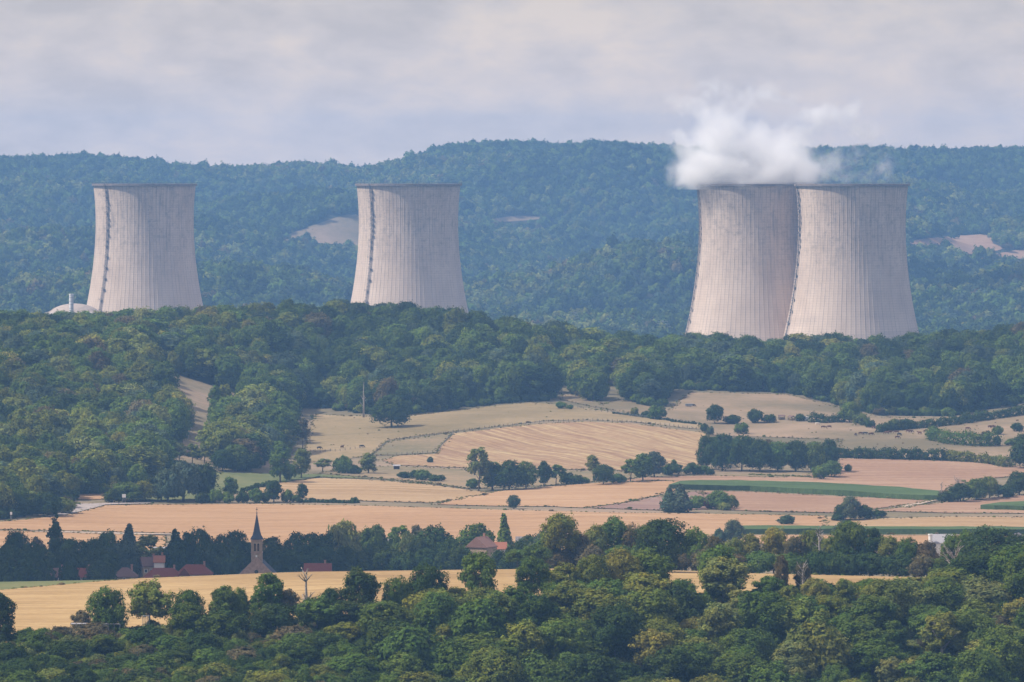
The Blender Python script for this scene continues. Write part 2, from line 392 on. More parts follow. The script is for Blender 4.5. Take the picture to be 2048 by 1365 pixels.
field('field_track', G['track'], [(60,1064.5),(150,1066),(250,1068.5),(340,1070.5),(355,1072.5),(240,1071.5),(150,1068.8),(60,1066.2)], 0.45)
field('stubble_field', G['stub2'], [(1650,1036),(1750,1040),(1900,1036),(2300,1038),(2300,1062),(1650,1060)], 0.3)
field('maize_field', G['maize'], [(1480,1062),(1650,1063),(2300,1066),(2300,1071),(1650,1069),(1480,1070)], 0.2, height=1.9)
field('stubble_field', G['stub'], [(1470,1073),(1650,1073),(2300,1075),(2300,1094),(1470,1090)], 0.3)
field('stubble_field', G['stub2'], [(500,978),(560,968),(640,958),(760,963),(860,972),(930,981),(978,987),(955,994),(900,1004),(860,1008),(700,1003),(640,1001),(560,994),(500,986)], 0.3)
field('stubble_field', G['stub'], [(872,1011),(925,998),(1000,984),(1100,975),(1200,968),(1330,964),(1372,966),(1345,985),(1320,992),(1240,1008),(1170,1018),(1100,1015),(980,1014)], 0.3)
field('ploughed_field', G['brown'], [(1180,1018),(1250,1008),(1325,994),(1400,984),(1430,990),(1440,1020),(1330,1023)], 0.3)
field('stubble_field', G['pink'], [(1400,984),(1500,986),(1700,996),(1870,1004),(1800,1013),(1740,1021),(1690,1028),(1500,1024),(1436,1021)], 0.3)
field('stubble_field', G['pink'], [(1376,968),(1420,966),(1500,967),(1620,971),(1700,975),(1780,980),(1860,986),(1880,989),(1900,975),(1960,960),(2080,950),(2045,935),(1950,927),(1800,921),(1680,918),(1680,945),(1560,957),(1400,953),(1300,956),(1215,966),(1330,963)], 0.3)
field('maize_field', G['maize'], [(1338,980),(1362,973),(1400,971),(1500,972),(1620,975),(1700,979),(1800,985),(1880,993),(1876,1003),(1800,1000),(1700,993),(1600,988),(1500,983),(1400,981)], 0.2, height=2.2)
field('field_track', G['track'], [(1800,1015),(1840,1008),(1866,1003),(1878,1003),(1850,1009),(1812,1018)], 0.45)
field('stubble_field', G['pink'], [(1745,1024),(1800,1018),(1880,1008),(2000,996),(2080,991),(2400,985),(2400,1024),(2048,1029),(1900,1028)], 0.3)
field('maize_field', G['maize'], [(1962,1021),(2000,1015),(2060,1012),(2400,1010),(2400,1021),(2048,1023)], 0.5, height=1.6)
field('ploughed_field', G['dome'], [(872,910),(884,892),(908,869),(1000,858),(1090,849),(1176,845),(1264,849),(1366,862),(1412,868),(1412,895),(1400,942),(1260,943),(1100,940),(940,938),(790,932),(765,922),(800,913)], 0.3)
field('green_field', G['olive'], [(746,912),(775,886),(840,877),(904,868),(884,890),(872,907),(793,912)], 0.3)
field('meadow', G['meadow'], [(628,830),(720,834),(800,836),(880,826),(1000,812),(1060,806),(1110,810),(1180,818),(1300,838),(1400,850),(1405,860),(1366,857),(1264,845),(1176,841),(1088,843),(998,854),(906,865),(840,873),(775,882),(742,912),(660,925),(610,925),(610,900)], 0.2)
field('pasture', G['pasture'], [(1130,786),(1210,810),(1240,800),(1340,822),(1380,786),(1570,790),(1640,806),(1700,822),(1760,836),(1900,838),(2300,804),(2300,930),(2020,934),(1900,918),(1680,912),(1680,880),(1420,872),(1410,860),(1400,848),(1300,834),(1180,814),(1120,800)], 0.2)
field('green_meadow', G['green'], [(262,1004),(285,965),(330,950),(440,947),(560,950),(630,950),(700,955),(850,968),(930,978),(860,970),(760,960),(640,956),(560,966),(500,976),(440,1000)], 0.3)
field('green_meadow', G['olive'], [(640,948),(700,936),(790,934),(940,941),(1100,944),(1290,945),(1270,958),(1100,972),(940,980),(850,966),(700,953)], 0.2)
field('stubble_field', G['stub'], [(148,1001),(150,992),(175,989),(212,992),(205,1001)], 0.3)
field('road', G['asphalt'], [(90,1036),(140,1024),(152,1011),(215,1009),(300,1008.5),(300,1010),(210,1012.5),(170,1023),(150,1029),(110,1036)], 0.5)
field('green_meadow', G['olive'], [(1365,955),(1520,950),(1650,945),(1670,950),(1560,957),(1400,953)], 0.42)
# far clearings
FARCL = [[(545,480),(600,462),(660,440),(696,430),(730,440),(740,495),(640,488),(580,486)], [(690,434),(712,430),(735,446),(735,454),(705,444)],
         [(1805,486),(1850,478),(1900,474),(1960,470),(1990,474),(1985,488),(2010,498),(1960,512),(1920,508),(1890,499),(1830,490)],
         [(1960,514),(2030,502),(2150,496),(2150,519),(2010,520)], [(980,440),(1030,433),(1085,434),(1080,440),(1000,446)], [(930,478),(944,474),(944,482)]]
for i, P in enumerate(FARCL):
    field('hillside_field', G['pink'] if i in (2, 3) else G['pasture'], P, 0.6, dmin=6000.)

# ------------------------------------------------------------------ foliage meshes
def frames(n_, rs):
    r = rs.normal(size=n_.shape); t = np.cross(n_, r); t /= np.linalg.norm(t, axis=1)[:, None]+1e-9
    return t, np.cross(n_, t)
def leaves(C, Rr, count, size, seed, bias=0.8, shell=(0.66, 1.14), flat=1.0, droop=0.0, lobe_var=0.16, cb=0.5, spike=0.16):
    """leaf sprays on the skins of overlapping lobes"""
    rs = np.random.RandomState(seed); C = np.asarray(C, float); Rr = np.asarray(Rr, float)
    w = Rr**2; k = rs.choice(len(C), count*2, p=w/w.sum())
    d = rs.normal(size=(count*2, 3)); d[:, 2] += 0.25; d /= np.linalg.norm(d, axis=1)[:, None]
    rad = rs.uniform(*shell, size=count*2)
    # twigs that stick out of each lobe
    spk = rs.normal(size=(len(C), 5, 3)); spk /= np.linalg.norm(spk, axis=2)[:, :, None]
    q_ = (rs.uniform(size=count*2) < spike)
    ds = spk[k, rs.randint(0, 5, count*2)] + rs.normal(size=(count*2, 3))*.16; ds /= np.linalg.norm(ds, axis=1)[:, None]
    d[q_] = ds[q_]; rad[q_] = rs.uniform(.85, 1.55, count*2)[q_]
    # clumpy: perturb radius with a few waves
    wob = np.zeros(count*2)
    for q in range(4):
        a = rs.normal(size=3)*3.2; wob += np.sin(d@a + k*1.7 + q)*0.07
    P = C[k] + d*(Rr[k]*(rad+wob))[:, None]*np.array([1, 1, flat])
    hs = 2.6/np.median(Rr); ph = rs.uniform(0, 6.28, 6)
    hole = np.sin(P[:, 0]*hs+ph[0])*np.sin(P[:, 1]*hs+ph[1])+np.sin(P[:, 1]*hs*.7+P[:, 2]*hs+ph[2])*np.sin(P[:, 2]*hs*1.3-P[:, 0]*hs*.5+ph[3])
    keep = hole > -.85
    for q in range(len(C)):
        dist = np.linalg.norm((P-C[q])/np.array([1, 1, flat]), axis=1)
        keep &= ~((dist < Rr[q]*0.62) & (k != q))
    P, d, k = P[keep][:count], d[keep][:count], k[keep][:count]
    cc = P-np.array([0, 0, C[:, 2].mean()*.8]) if cb else d; cc = cc/(np.linalg.norm(cc, axis=1)[:, None]+1e-6)
    nrm = d*bias + cc*cb + rs.normal(size=P.shape)*0.42; nrm[:, 2] += 0.12; nrm /= np.linalg.norm(nrm, axis=1)[:, None]
    t, b = frames(nrm, rs); s = size*rs.uniform(0.55, 1.35, len(P))
    if droop: t[:, 2] -= droop; 
    asp = rs.uniform(0.5, 1.0, len(P)); V = np.empty((len(P), 4, 3))
    for q, (a1, b1) in enumerate([(-1, -0.25), (0.1, -0.8), (1, 0.2), (-0.15, 0.85)]):
        j1 = a1+rs.uniform(-.25, .25, len(P)); j2 = b1+rs.uniform(-.25, .25, len(P))
        V[:, q] = P + t*(s*j1*0.6)[:, None] + b*(s*j2*0.6*asp)[:, None] + nrm*(rs.uniform(-.12, .12, len(P))*s)[:, None]
    lob = rs.uniform(1-lobe_var, 1+lobe_var, len(C)); hue = rs.uniform(0.0, 1.0, len(C))
    tint = lob[k]*rs.uniform(0.82, 1.18, len(P)); hu = np.clip(hue[k]*0.6+rs.uniform(0, 0.4, len(P)), 0, 1)
    return V.reshape(-1, 3), np.arange(len(P)*4).reshape(-1, 4), tint, hu
def leaf_mesh(name, parts, mat):
    V = np.concatenate([p[0] for p in parts]); off = np.cumsum([0]+[len(p[0]) for p in parts])[:-1]
    Q = np.concatenate([p[1]+o_ for p, o_ in zip(parts, off)])
    me = mesh_np(name, V, Q, [mat])
    for nm, i in (('tint', 2), ('hue', 3)):
        a = me.attributes.new(nm, 'FLOAT', 'FACE'); a.data.foreach_set('value', np.concatenate([p[i] for p in parts]).astype(np.float32))
    return me
def shade_cloud(cx, cy, rx, ry, alt, seed, label):  # unseen sun blocker, put in to shade the spot it is given
    """a cumulus added out of frame to cast a shadow; what it shades lies along the sun's direction below it"""
    rn = random.Random(seed); bm = bmesh.new(); t = alt/sdir.z; c = Vector((cx+sdir.x*t, cy+sdir.y*t, alt))
    for i in range(26):
        a = rn.uniform(0, 6.28); q = math.sqrt(rn.random()); r = min(rx, ry)*rn.uniform(.25, .45)
        p = Vector((math.cos(a)*q*(rx-r*.6), math.sin(a)*q*(ry-r*.6), rn.uniform(0, .5)*r))
        bmesh.ops.create_icosphere(bm, subdivisions=2, radius=r, matrix=Matrix.Translation(p) @ Matrix.Diagonal((1, 1, .55, 1)))
    me = bpy.data.meshes.new('shade_cloud'); bm.to_mesh(me); bm.free(); me.materials.append(CLOUDM); me.polygons.foreach_set('use_smooth', [True]*len(me.polygons))
    tag(link('shade_cloud', me, None, c), label, 'shade_cloud', kind='stuff')
CLOUDM = simple('cloud_white', (.85, .85, .87), .03, .01, 1.0)
shade_cloud(-130, 2062, 108, 92, 700, 1, 'small unseen cumulus added to shade the village')
shade_cloud(640, 7260, 230, 230, 1100, 2, 'unseen cumulus added to shade the right-hand far forest')  # this and the next two are added to darken bands of far forest
shade_cloud(400, 6560, 470, 150, 1000, 3, 'long unseen cumulus added to shade the forest behind the cooling towers')
shade_cloud(-700, 6600, 330, 160, 1000, 4, 'unseen cumulus added to shade the forest left of the cooling towers')
def lobes(kind, rx, h, n, seed):
    rs = np.random.RandomState(seed); C, Rr = [], []
    z0 = h*{'round': .03, 'tall': .03, 'bush': .0, 'poplar': .06, 'sparse': .3, 'conifer': .05, 'willow': .08, 'wood': .1}[kind]
    cz, rz = (z0+h)/2, (h-z0)/2
    for i in range(n):
        if kind in ('round', 'tall', 'bush', 'sparse', 'willow', 'wood'):
            u = rs.uniform(-0.85 if kind != 'wood' else -.7, 1); a = i*2.39996+rs.uniform(-.5, .5)
            prof = math.sqrt(max(0, 1-u*u)) if u > 0 else math.sqrt(1-(u*0.8)**2)
            q = rs.uniform(0.42, 0.92) if kind != 'sparse' else rs.uniform(.35, .9)
            r = rx*rs.uniform(.17, .38)*(1 if n > 20 else 1.25) * (0.75 if kind == 'sparse' else 1)
            C.append((math.cos(a)*prof*rx*q, math.sin(a)*prof*rx*q, cz+u*(rz-r*0.7)*rs.uniform(.85, 1.02)))
            Rr.append(r)
        elif kind == 'poplar':
            u = i/(n-1); a = i*2.4; w = rx*(0.55+0.45*math.sin(min(1, u*1.25)*math.pi))*(1 if u < .7 else 1-(u-.7)*1.9)
            r = max(rx*.25, w*rs.uniform(.55, .75)); C.append((math.cos(a)*w*.35, math.sin(a)*w*.35, z0+(h-z0)*u*.95)); Rr.append(r)
        elif kind == 'conifer':
            u = (i/(n-1))**.85; a = i*2.39996; w = rx*(1-u)**.8*(1 if u > .12 else .8)+rx*.06
            C.append((math.cos(a)*w*.55, math.sin(a)*w*.55, z0+(h-z0)*u*.93)); Rr.append(max(rx*.14, w*.46))
    if kind in ('round', 'tall', 'bush', 'wood', 'willow'): C.append((0, 0, cz+rz*.1)); Rr.append(rx*.55)
    return C, Rr
def trunk_mesh(name, h, rx, r0, seed, n_limb=6, top=0.75, mat=None):
    rn = random.Random(seed); mb = MB()
    lean = (rn.uniform(-.04, .04)*h, rn.uniform(-.04, .04)*h)
    pts = [(lean[0]*t*t, lean[1]*t*t, h*top*t) for t in (0, .04, .3, .6, 1)]
    mb.tube([(0, 0, -1.5)]+pts[1:], [r0*1.5, r0*1.15, r0*.85, r0*.6, r0*.15], 7)
    for i in range(n_limb):
        t = rn.uniform(.3, .8); a = i*2.4+rn.uniform(-.4, .4); z = h*top*t; b = Vector((lean[0]*t*t, lean[1]*t*t, z)); ln = rx*rn.uniform(.6, .9)
        e_ = b+Vector((math.cos(a)*ln, math.sin(a)*ln, ln*rn.uniform(.4, 1.1))); m_ = b.lerp(e_, .5)+Vector((0, 0, ln*.08))
        mb.tube([b, m_, e_], [r0*.42, r0*.27, r0*.06], 5)
    return mb.mesh(name, mat or BARK, True)
def dead_mesh(name, h, rx, r0, seed, mat, n1=11):
    rn = random.Random(seed); mb = MB(); mb.tube([(0, 0, -1), (0.1, 0, h*.4), (-.1, .1, h*.72), (.2, 0, h)], [r0*1.2, r0*.8, r0*.5, r0*.08], 6)
    for i in range(n1):
        t = rn.uniform(.3, .92); a = i*2.4+rn.uniform(-.4, .4); b = Vector((0, 0, h*t)); ln = rx*(1.15-t*.6)*rn.uniform(.7, 1.1)
        e_ = b+Vector((math.cos(a)*ln, math.sin(a)*ln, ln*rn.uniform(.6, 1.5))); m_ = b.lerp(e_, .5)+Vector((0, 0, -ln*.06))
        mb.tube([b, m_, e_], [r0*.38, r0*.24, r0*.07], 5)
        for k in range(4):
            t2 = rn.uniform(.35, .95); b2 = b.lerp(e_, t2); ln2 = ln*rn.uniform(.25, .5); a2 = a+rn.uniform(-1.2, 1.2)
            e2 = b2+Vector((math.cos(a2)*ln2, math.sin(a2)*ln2, ln2*rn.uniform(.2, 1.3))); mb.tube([b2, b2.lerp(e2, .5)+Vector((0, 0, .05*ln2)), e2], [r0*.17, r0*.11, r0*.05], 4)
            e3 = b2.lerp(e2, .6)+Vector((math.cos(a2+.8), math.sin(a2+.8), .6))*ln2*.4; mb.tube([b2.lerp(e2, .5), e3], [r0*.09, r0*.04], 4)
    return mb.mesh(name, mat, True)

PROTO = {}     # kind -> list of (crown mesh, trunk mesh, width, height)
def proto(key, kind, rx, h, n, count, size, seeds, r0, **kw):
    PROTO[key] = []
    for s in seeds:
        C, Rr = lobes(kind, rx, h, n, s)
        parts = [leaves(C, Rr, count, size, s+50, **kw)]
        if kind == 'sparse': parts = [leaves(C, Rr, count, size, s+50, shell=(.35, 1.15), **kw)]
        me = leaf_mesh('crown', parts, LEAF)
        V = np.empty(len(me.vertices)*3, np.float32); me.vertices.foreach_get('co', V); V = V.reshape(-1, 3)
        W = (np.percentile(V[:, 0], 99)-np.percentile(V[:, 0], 1)); Ht = np.percentile(V[:, 2], 99.7)
        PROTO[key].append((me, trunk_mesh('trunk', h, rx, r0, s, 0 if kind in ('poplar', 'conifer') else 7, .85 if kind in ('poplar', 'conifer') else .7), W, Ht))
# near the camera (about 1.4 km off) leaf sprays of 0.4 m, in the middle distance of 0.7 m
proto('near', 'round', 4.6, 11, 70, 17000, 0.34, (1, 2, 3, 4, 5), .28)
proto('near_tall', 'tall', 3.6, 13, 62, 15000, 0.34, (11, 12, 13), .26)
proto('near_loose', 'sparse', 4.6, 12, 66, 9500, 0.36, (21, 22, 23), .24)
proto('near_bush', 'bush', 3.2, 5.2, 50, 8500, 0.32, (31, 32, 33), .12)
proto('mid', 'round', 8, 17, 60, 7500, 0.8, (41, 42, 43, 44, 45), .42)
proto('mid_tall', 'tall', 5, 18, 54, 5200, 0.72, (51, 52, 53), .34)
proto('mid_loose', 'sparse', 5, 17, 44, 2600, 0.85, (61, 62), .3)
proto('mid_bush', 'bush', 4, 6, 40, 3000, 0.6, (71, 72, 73), .14)
proto('conifer', 'conifer', 4.2, 17, 80, 4200, 0.8, (81, 82), .3, lobe_var=.12)
proto('poplar', 'poplar', 2.6, 20, 16, 2600, 0.75, (91,), .3, bias=.7)
proto('willow', 'willow', 6.5, 13, 34, 3600, 0.8, (95, 96), .4, droop=.8)

TONE = {'dark': (.046, .076, .022), 'green': (.090, .142, .030), 'olive': (.142, .172, .038), 'pale': (.172, .204, .070), 'yellowish': (.205, .208, .048), 'brownish': (.125, .110, .058), 'bluish': (.075, .112, .072), 'purple': (.075, .035, .045)}
TREES = []    # (root, region, tone word, kind word, px, row of top)
rnd = random.Random(77)
def jit(c, a=.14):
    k = 1+rnd.uniform(-a, a); return (c[0]*k*(1+rnd.uniform(-.08, .1)), c[1]*k, c[2]*k*(1+rnd.uniform(-.12, .12)), 1)
NAMES = {'near': 'broadleaf_tree', 'near_tall': 'broadleaf_tree', 'near_loose': 'broadleaf_tree', 'near_bush': 'bush', 'mid': 'broadleaf_tree', 'mid_tall': 'broadleaf_tree', 'mid_loose': 'broadleaf_tree', 'mid_bush': 'bush', 'conifer': 'conifer_tree', 'poplar': 'poplar_tree', 'willow': 'willow_tree'}
def tree(key, tone, region, px, D, w, h, v=None, label=None):
    """w, h in metres"""
    cm, tm, W, Ht = PROTO[key][(rnd.randrange(len(PROTO[key])) if v is None else v)]
    nm = NAMES[key]; root = bpy.data.objects.new(nm, None); COL.objects.link(root)
    root.location = ground(px, D); root.rotation_euler = (rnd.uniform(-.05, .05), rnd.uniform(-.05, .05), rnd.uniform(0, 6.28)); k_ = rnd.uniform(.9, 1.12); root.scale = (w/W*k_, w/W/k_, h/Ht)
    root.empty_display_size = .5
    bush = nm == 'bush'
    c = bpy.data.objects.new('foliage' if bush else 'crown', cm); COL.objects.link(c); c.parent = root; c.color = jit(TONE[tone])
    t = bpy.data.objects.new('stem' if bush else 'trunk', tm); COL.objects.link(t); t.parent = root
    TREES.append([root, region, tone, nm, px, rowof(D, root.location.z+h), D, w, h, label]); return root
def ptree(key, tone, region, px, base, wpx, top, dmin=1750., D=None, label=None, v=None):
    if D is None: D = hit(px, base, dmin)
    g = float(hgt(px, D)); h = EYE - D*(top-HOR)/F - g
    return tree(key, tone, region, px, D, wpx*D/F, max(1.0, h), v, label)

# ------------------------------------------------------------------ instanced masses of far and hill woodland (uncountable)
def mass(name, label, cat, P, S, ROT, COLR, IDX, protos):
    me = bpy.data.meshes.new(name); me.vertices.add(len(P)); me.vertices.foreach_set('co', np.asarray(P, np.float32).ravel())
    for nm, ty, val in (('scl', 'FLOAT_VECTOR', S), ('rot', 'FLOAT_VECTOR', ROT), ('leafcol', 'FLOAT_COLOR', COLR)):
        a = me.attributes.new(nm, ty, 'POINT'); a.data.foreach_set('color' if 'COLOR' in ty else 'vector', np.asarray(val, np.float32).ravel())
    a = me.attributes.new('idx', 'INT', 'POINT'); a.data.foreach_set('value', np.asarray(IDX, np.int32))
    o = link(name, me); tag(o, label, cat, kind='stuff')
    ng = bpy.data.node_groups.new(name, 'GeometryNodeTree'); ng.interface.new_socket('Geometry', in_out='INPUT', socket_type='NodeSocketGeometry'); ng.interface.new_socket('Geometry', in_out='OUTPUT', socket_type='NodeSocketGeometry')
    N, K = ng.nodes, ng.links; gi = N.new('NodeGroupInput'); go = N.new('NodeGroupOutput')
    def attr(nm, ty): n = N.new('GeometryNodeInputNamedAttribute'); n.data_type = ty; n.inputs[0].default_value = nm; return n.outputs[0]
    prev = gi.outputs[0]; join = N.new('GeometryNodeJoinGeometry')
    for k, pm in enumerate(protos):
        po = bpy.data.objects.new('crown_shape', pm)
        oi = N.new('GeometryNodeObjectInfo'); oi.inputs['Object'].default_value = po; oi.inputs['As Instance'].default_value = True
        cmp_ = N.new('FunctionNodeCompare'); cmp_.data_type = 'INT'; cmp_.operation = 'EQUAL'; K.new(attr('idx', 'INT'), cmp_.inputs[2]); cmp_.inputs[3].default_value = k
        ip = N.new('GeometryNodeInstanceOnPoints'); K.new(gi.outputs[0], ip.inputs['Points']); K.new(cmp_.outputs[0], ip.inputs['Selection']); K.new(oi.outputs['Geometry'], ip.inputs['Instance'])
        K.new(attr('scl', 'FLOAT_VECTOR'), ip.inputs['Scale']); e2 = N.new('FunctionNodeEulerToRotation'); K.new(attr('rot', 'FLOAT_VECTOR'), e2.inputs[0]); K.new(e2.outputs[0], ip.inputs['Rotation'])
        K.new(ip.outputs[0], join.inputs[0])
    K.new(join.outputs[0], go.inputs[0]); md = o.modifiers.new('scatter', 'NODES'); md.node_group = ng
    return o
def lattice(x0, x1, y0, y1, s, seed):
    rs = np.random.RandomState(seed); X, Y = np.meshgrid(np.arange(x0, x1, s), np.arange(y0, y1, s*.87))
    X = X + (np.arange(X.shape[0])[:, None] % 2)*s*.5
    X = X+rs.uniform(-.36, .36, X.shape)*s; Y = Y+rs.uniform(-.36, .36, Y.shape)*s
    return X.ravel(), Y.ravel(), rs
def vnoise(x, y, sc, seed):
    rs = np.random.RandomState(seed); v = np.zeros_like(x)
    for q in range(7):
        a = rs.uniform(0, 6.28); l_ = sc*rs.uniform(.6, 2.0); v += np.sin((x*math.cos(a)+y*math.sin(a))*6.283/l_+rs.uniform(0, 6.28))
    return v/3.2
def tones(x, y, rs, sc, seed, pal, namp=.3):
    n = vnoise(x, y, sc, seed); r = rs.uniform(0, 1, len(x)); out = np.zeros((len(x), 4), np.float32); out[:, 3] = 1
    base = np.array(TONE['green']); 
    for i in range(len(x)):
        q = r[i]+n[i]*namp; c = None; acc = 0
        for nm, p in pal:
            acc += p
            if q < acc: c = TONE[nm]; break
        c = np.array(c if c is not None else TONE[pal[-1][0]]); out[i, :3] = c*rs.uniform(.7, 1.3)
    return out

# far forest
def far_forest():
    protos = []
    for s in (101, 102, 103, 104):
        C, Rr = lobes('wood', 8, 15, 13, s); protos.append(leaf_mesh('crown', [leaves(C, Rr, 520, 2.3, s, bias=1.0, lobe_var=.12, cb=.9)], LEAFI))
    X, Y, rs = lattice(-1350, 1350, 5650, 10350, 15, 3)
    px = X*F/Y+1024; ok = (px > -420) & (px < 2470); X, Y, px = X[ok], Y[ok], px[ok]
    Z = hgt(px, Y); rows = HOR+(EYE-Z)*F/Y
    keep = np.ones(len(X), bool)
    for P in FARCL:
        xs = [p[0] for p in P]; ys = [p[1] for p in P]
        c = np.nonzero((px > min(xs)-10) & (px < max(xs)+10) & (rows > min(ys)-2) & (rows < max(ys)+20) & (Y > 6500))[0]
        for i in c:
            if any(inpoly(px[i], rows[i]-k, P) for k in (0, 9, 18)) and rs.rand() > (.10 if P is FARCL[0] else .012): keep[i] = False
    # trunk-free edges round the power station
    keep &= ~((Y < 5900) & (abs(X) > 3000))
    X, Y, Z = X[keep], Y[keep], Z[keep]; n = len(X)
    sz = rs.uniform(.78, 1.25, n); big = rs.rand(n) < .05; sz[big] *= 1.25
    S = np.stack([sz*rs.uniform(.9, 1.15, n), sz*rs.uniform(.9, 1.15, n), sz*rs.uniform(.85, 1.3, n)], 1)
    ROT = np.zeros((n, 3)); ROT[:, 2] = rs.uniform(0, 6.28, n)
    c = tones(X, Y, rs, 500, 9, [('dark', .34), ('green', .36), ('bluish', .14), ('olive', .11), ('brownish', .03), ('pale', .02)])
    mass('forest', 'far blue-green forest covering the hills behind the cooling towers', 'forest', np.stack([X, Y, Z-1.5], 1), S, ROT, c, rs.randint(0, 4, n), protos)
    print('far trees', n)
far_forest()

def hill_wood():
    X, Y, rs = lattice(-480, 480, 2440, 3640, 12.6, 8)
    px = X*F/Y+1024; ok = (px > -420) & (px < 2470); X, Y, px = X[ok], Y[ok], px[ok]
    we = wood_edge(px); Z = hgt(px, Y); rows = HOR+(EYE-Z)*F/Y
    keep = Y > we+4
    for i in np.nonzero(keep)[0]:
        if any(inpoly(px[i], rows[i], P) for P in CLEAR): keep[i] = False
    X, Y, Z, px, rows, we = X[keep], Y[keep], Z[keep], px[keep], rows[keep], we[keep]; n = len(X)
    h = rs.uniform(10.5, 21, n); h[rs.rand(n) < .12] *= .75
    h *= np.where(px < 250, .92, 1.0)
    w = h*rs.uniform(.62, .95, n)
    light = vnoise(X, Y, 190, 4)
    names = []
    for i in range(n):
        q = rs.rand(); 
        lit = (250 < px[i] < 520 or (px[i] < 300 and rows[i] > 720))  # sunlit look of this slope is put into paler leaf tones
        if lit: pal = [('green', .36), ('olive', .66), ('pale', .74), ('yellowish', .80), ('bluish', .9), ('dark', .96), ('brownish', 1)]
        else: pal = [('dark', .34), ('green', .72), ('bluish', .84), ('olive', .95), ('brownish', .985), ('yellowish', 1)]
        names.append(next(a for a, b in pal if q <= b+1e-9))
    # the front rows, which show largest, are trees of their own
    front = (Y < we+13) & (px > -30) & (px < 2080)
    fi = np.nonzero(front)[0]; rs.shuffle(fi); fi = set(fi[:26].tolist())
    for i in sorted(fi):
        region = 'slope' if px[i] < 600 else ('above' if px[i] < 1120 else 'pastwood')
        key = ['mid', 'mid', 'mid_tall'][rs.randint(3)]
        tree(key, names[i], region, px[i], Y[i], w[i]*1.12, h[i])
    rest = np.array([i for i in range(n) if i not in fi])
    protos = [PROTO['mid'][k][0].copy() for k in range(5)]+[PROTO['mid_tall'][k][0].copy() for k in range(2)]
    for p in protos: p.materials.clear(); p.materials.append(LEAFI)
    PW = np.array([PROTO['mid'][k][2] for k in range(5)]+[PROTO['mid_tall'][k][2] for k in range(2)]); PH = np.array([PROTO['mid'][k][3] for k in range(5)]+[PROTO['mid_tall'][k][3] for k in range(2)])
    idx = rs.choice(7, len(rest), p=[.17]*5+[.075]*2)
    S = np.stack([w[rest]/PW[idx]*1.08, w[rest]/PW[idx]*1.08, h[rest]/PH[idx]], 1); ROT = np.zeros((len(rest), 3)); ROT[:, 2] = rs.uniform(0, 6.28, len(rest))
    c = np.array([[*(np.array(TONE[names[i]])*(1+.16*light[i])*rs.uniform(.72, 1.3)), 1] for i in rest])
    mass('woodland', 'dense mixed woodland covering the low hill in front of the cooling towers', 'woodland', np.stack([X, Y, Z], 1)[rest], S, ROT, c, idx, protos)
    # understorey: low growth under the crowns and along the wood's edge
    X, Y, rs = lattice(-480, 480, 2440, 3560, 7.0, 18); px = X*F/Y+1024; ok = (px > -420) & (px < 2470); X, Y, px = X[ok], Y[ok], px[ok]
    we = wood_edge(px); ok = (Y > we) & (Y < we+70); X, Y, px = X[ok], Y[ok], px[ok]; Z = hgt(px, Y); rows = HOR+(EYE-Z)*F/Y
    ok = np.array([not any(inpoly(a, b, P) for P in CLEAR) for a, b in zip(px, rows)]); X, Y, Z = X[ok], Y[ok], Z[ok]; m = len(X)
    pb = [PROTO['mid_bush'][k][0].copy() for k in range(3)]
    for p in pb: p.materials.clear(); p.materials.append(LEAFI)
    sz = rs.uniform(.5, .95, m); S = np.stack([sz*1.2, sz*1.2, sz], 1); ROT = np.zeros((m, 3)); ROT[:, 2] = rs.uniform(0, 6.28, m)
    mass('undergrowth', 'low undergrowth along the edge of the hill woodland', 'undergrowth', np.stack([X, Y, Z-.3], 1), S, ROT, tones(X, Y, rs, 60, 2, [('dark', .45), ('green', .4), ('olive', .1), ('brownish', .05)]), rs.randint(0, 3, m), pb)
    print('hill trees', n, 'undergrowth', m)
hill_wood()

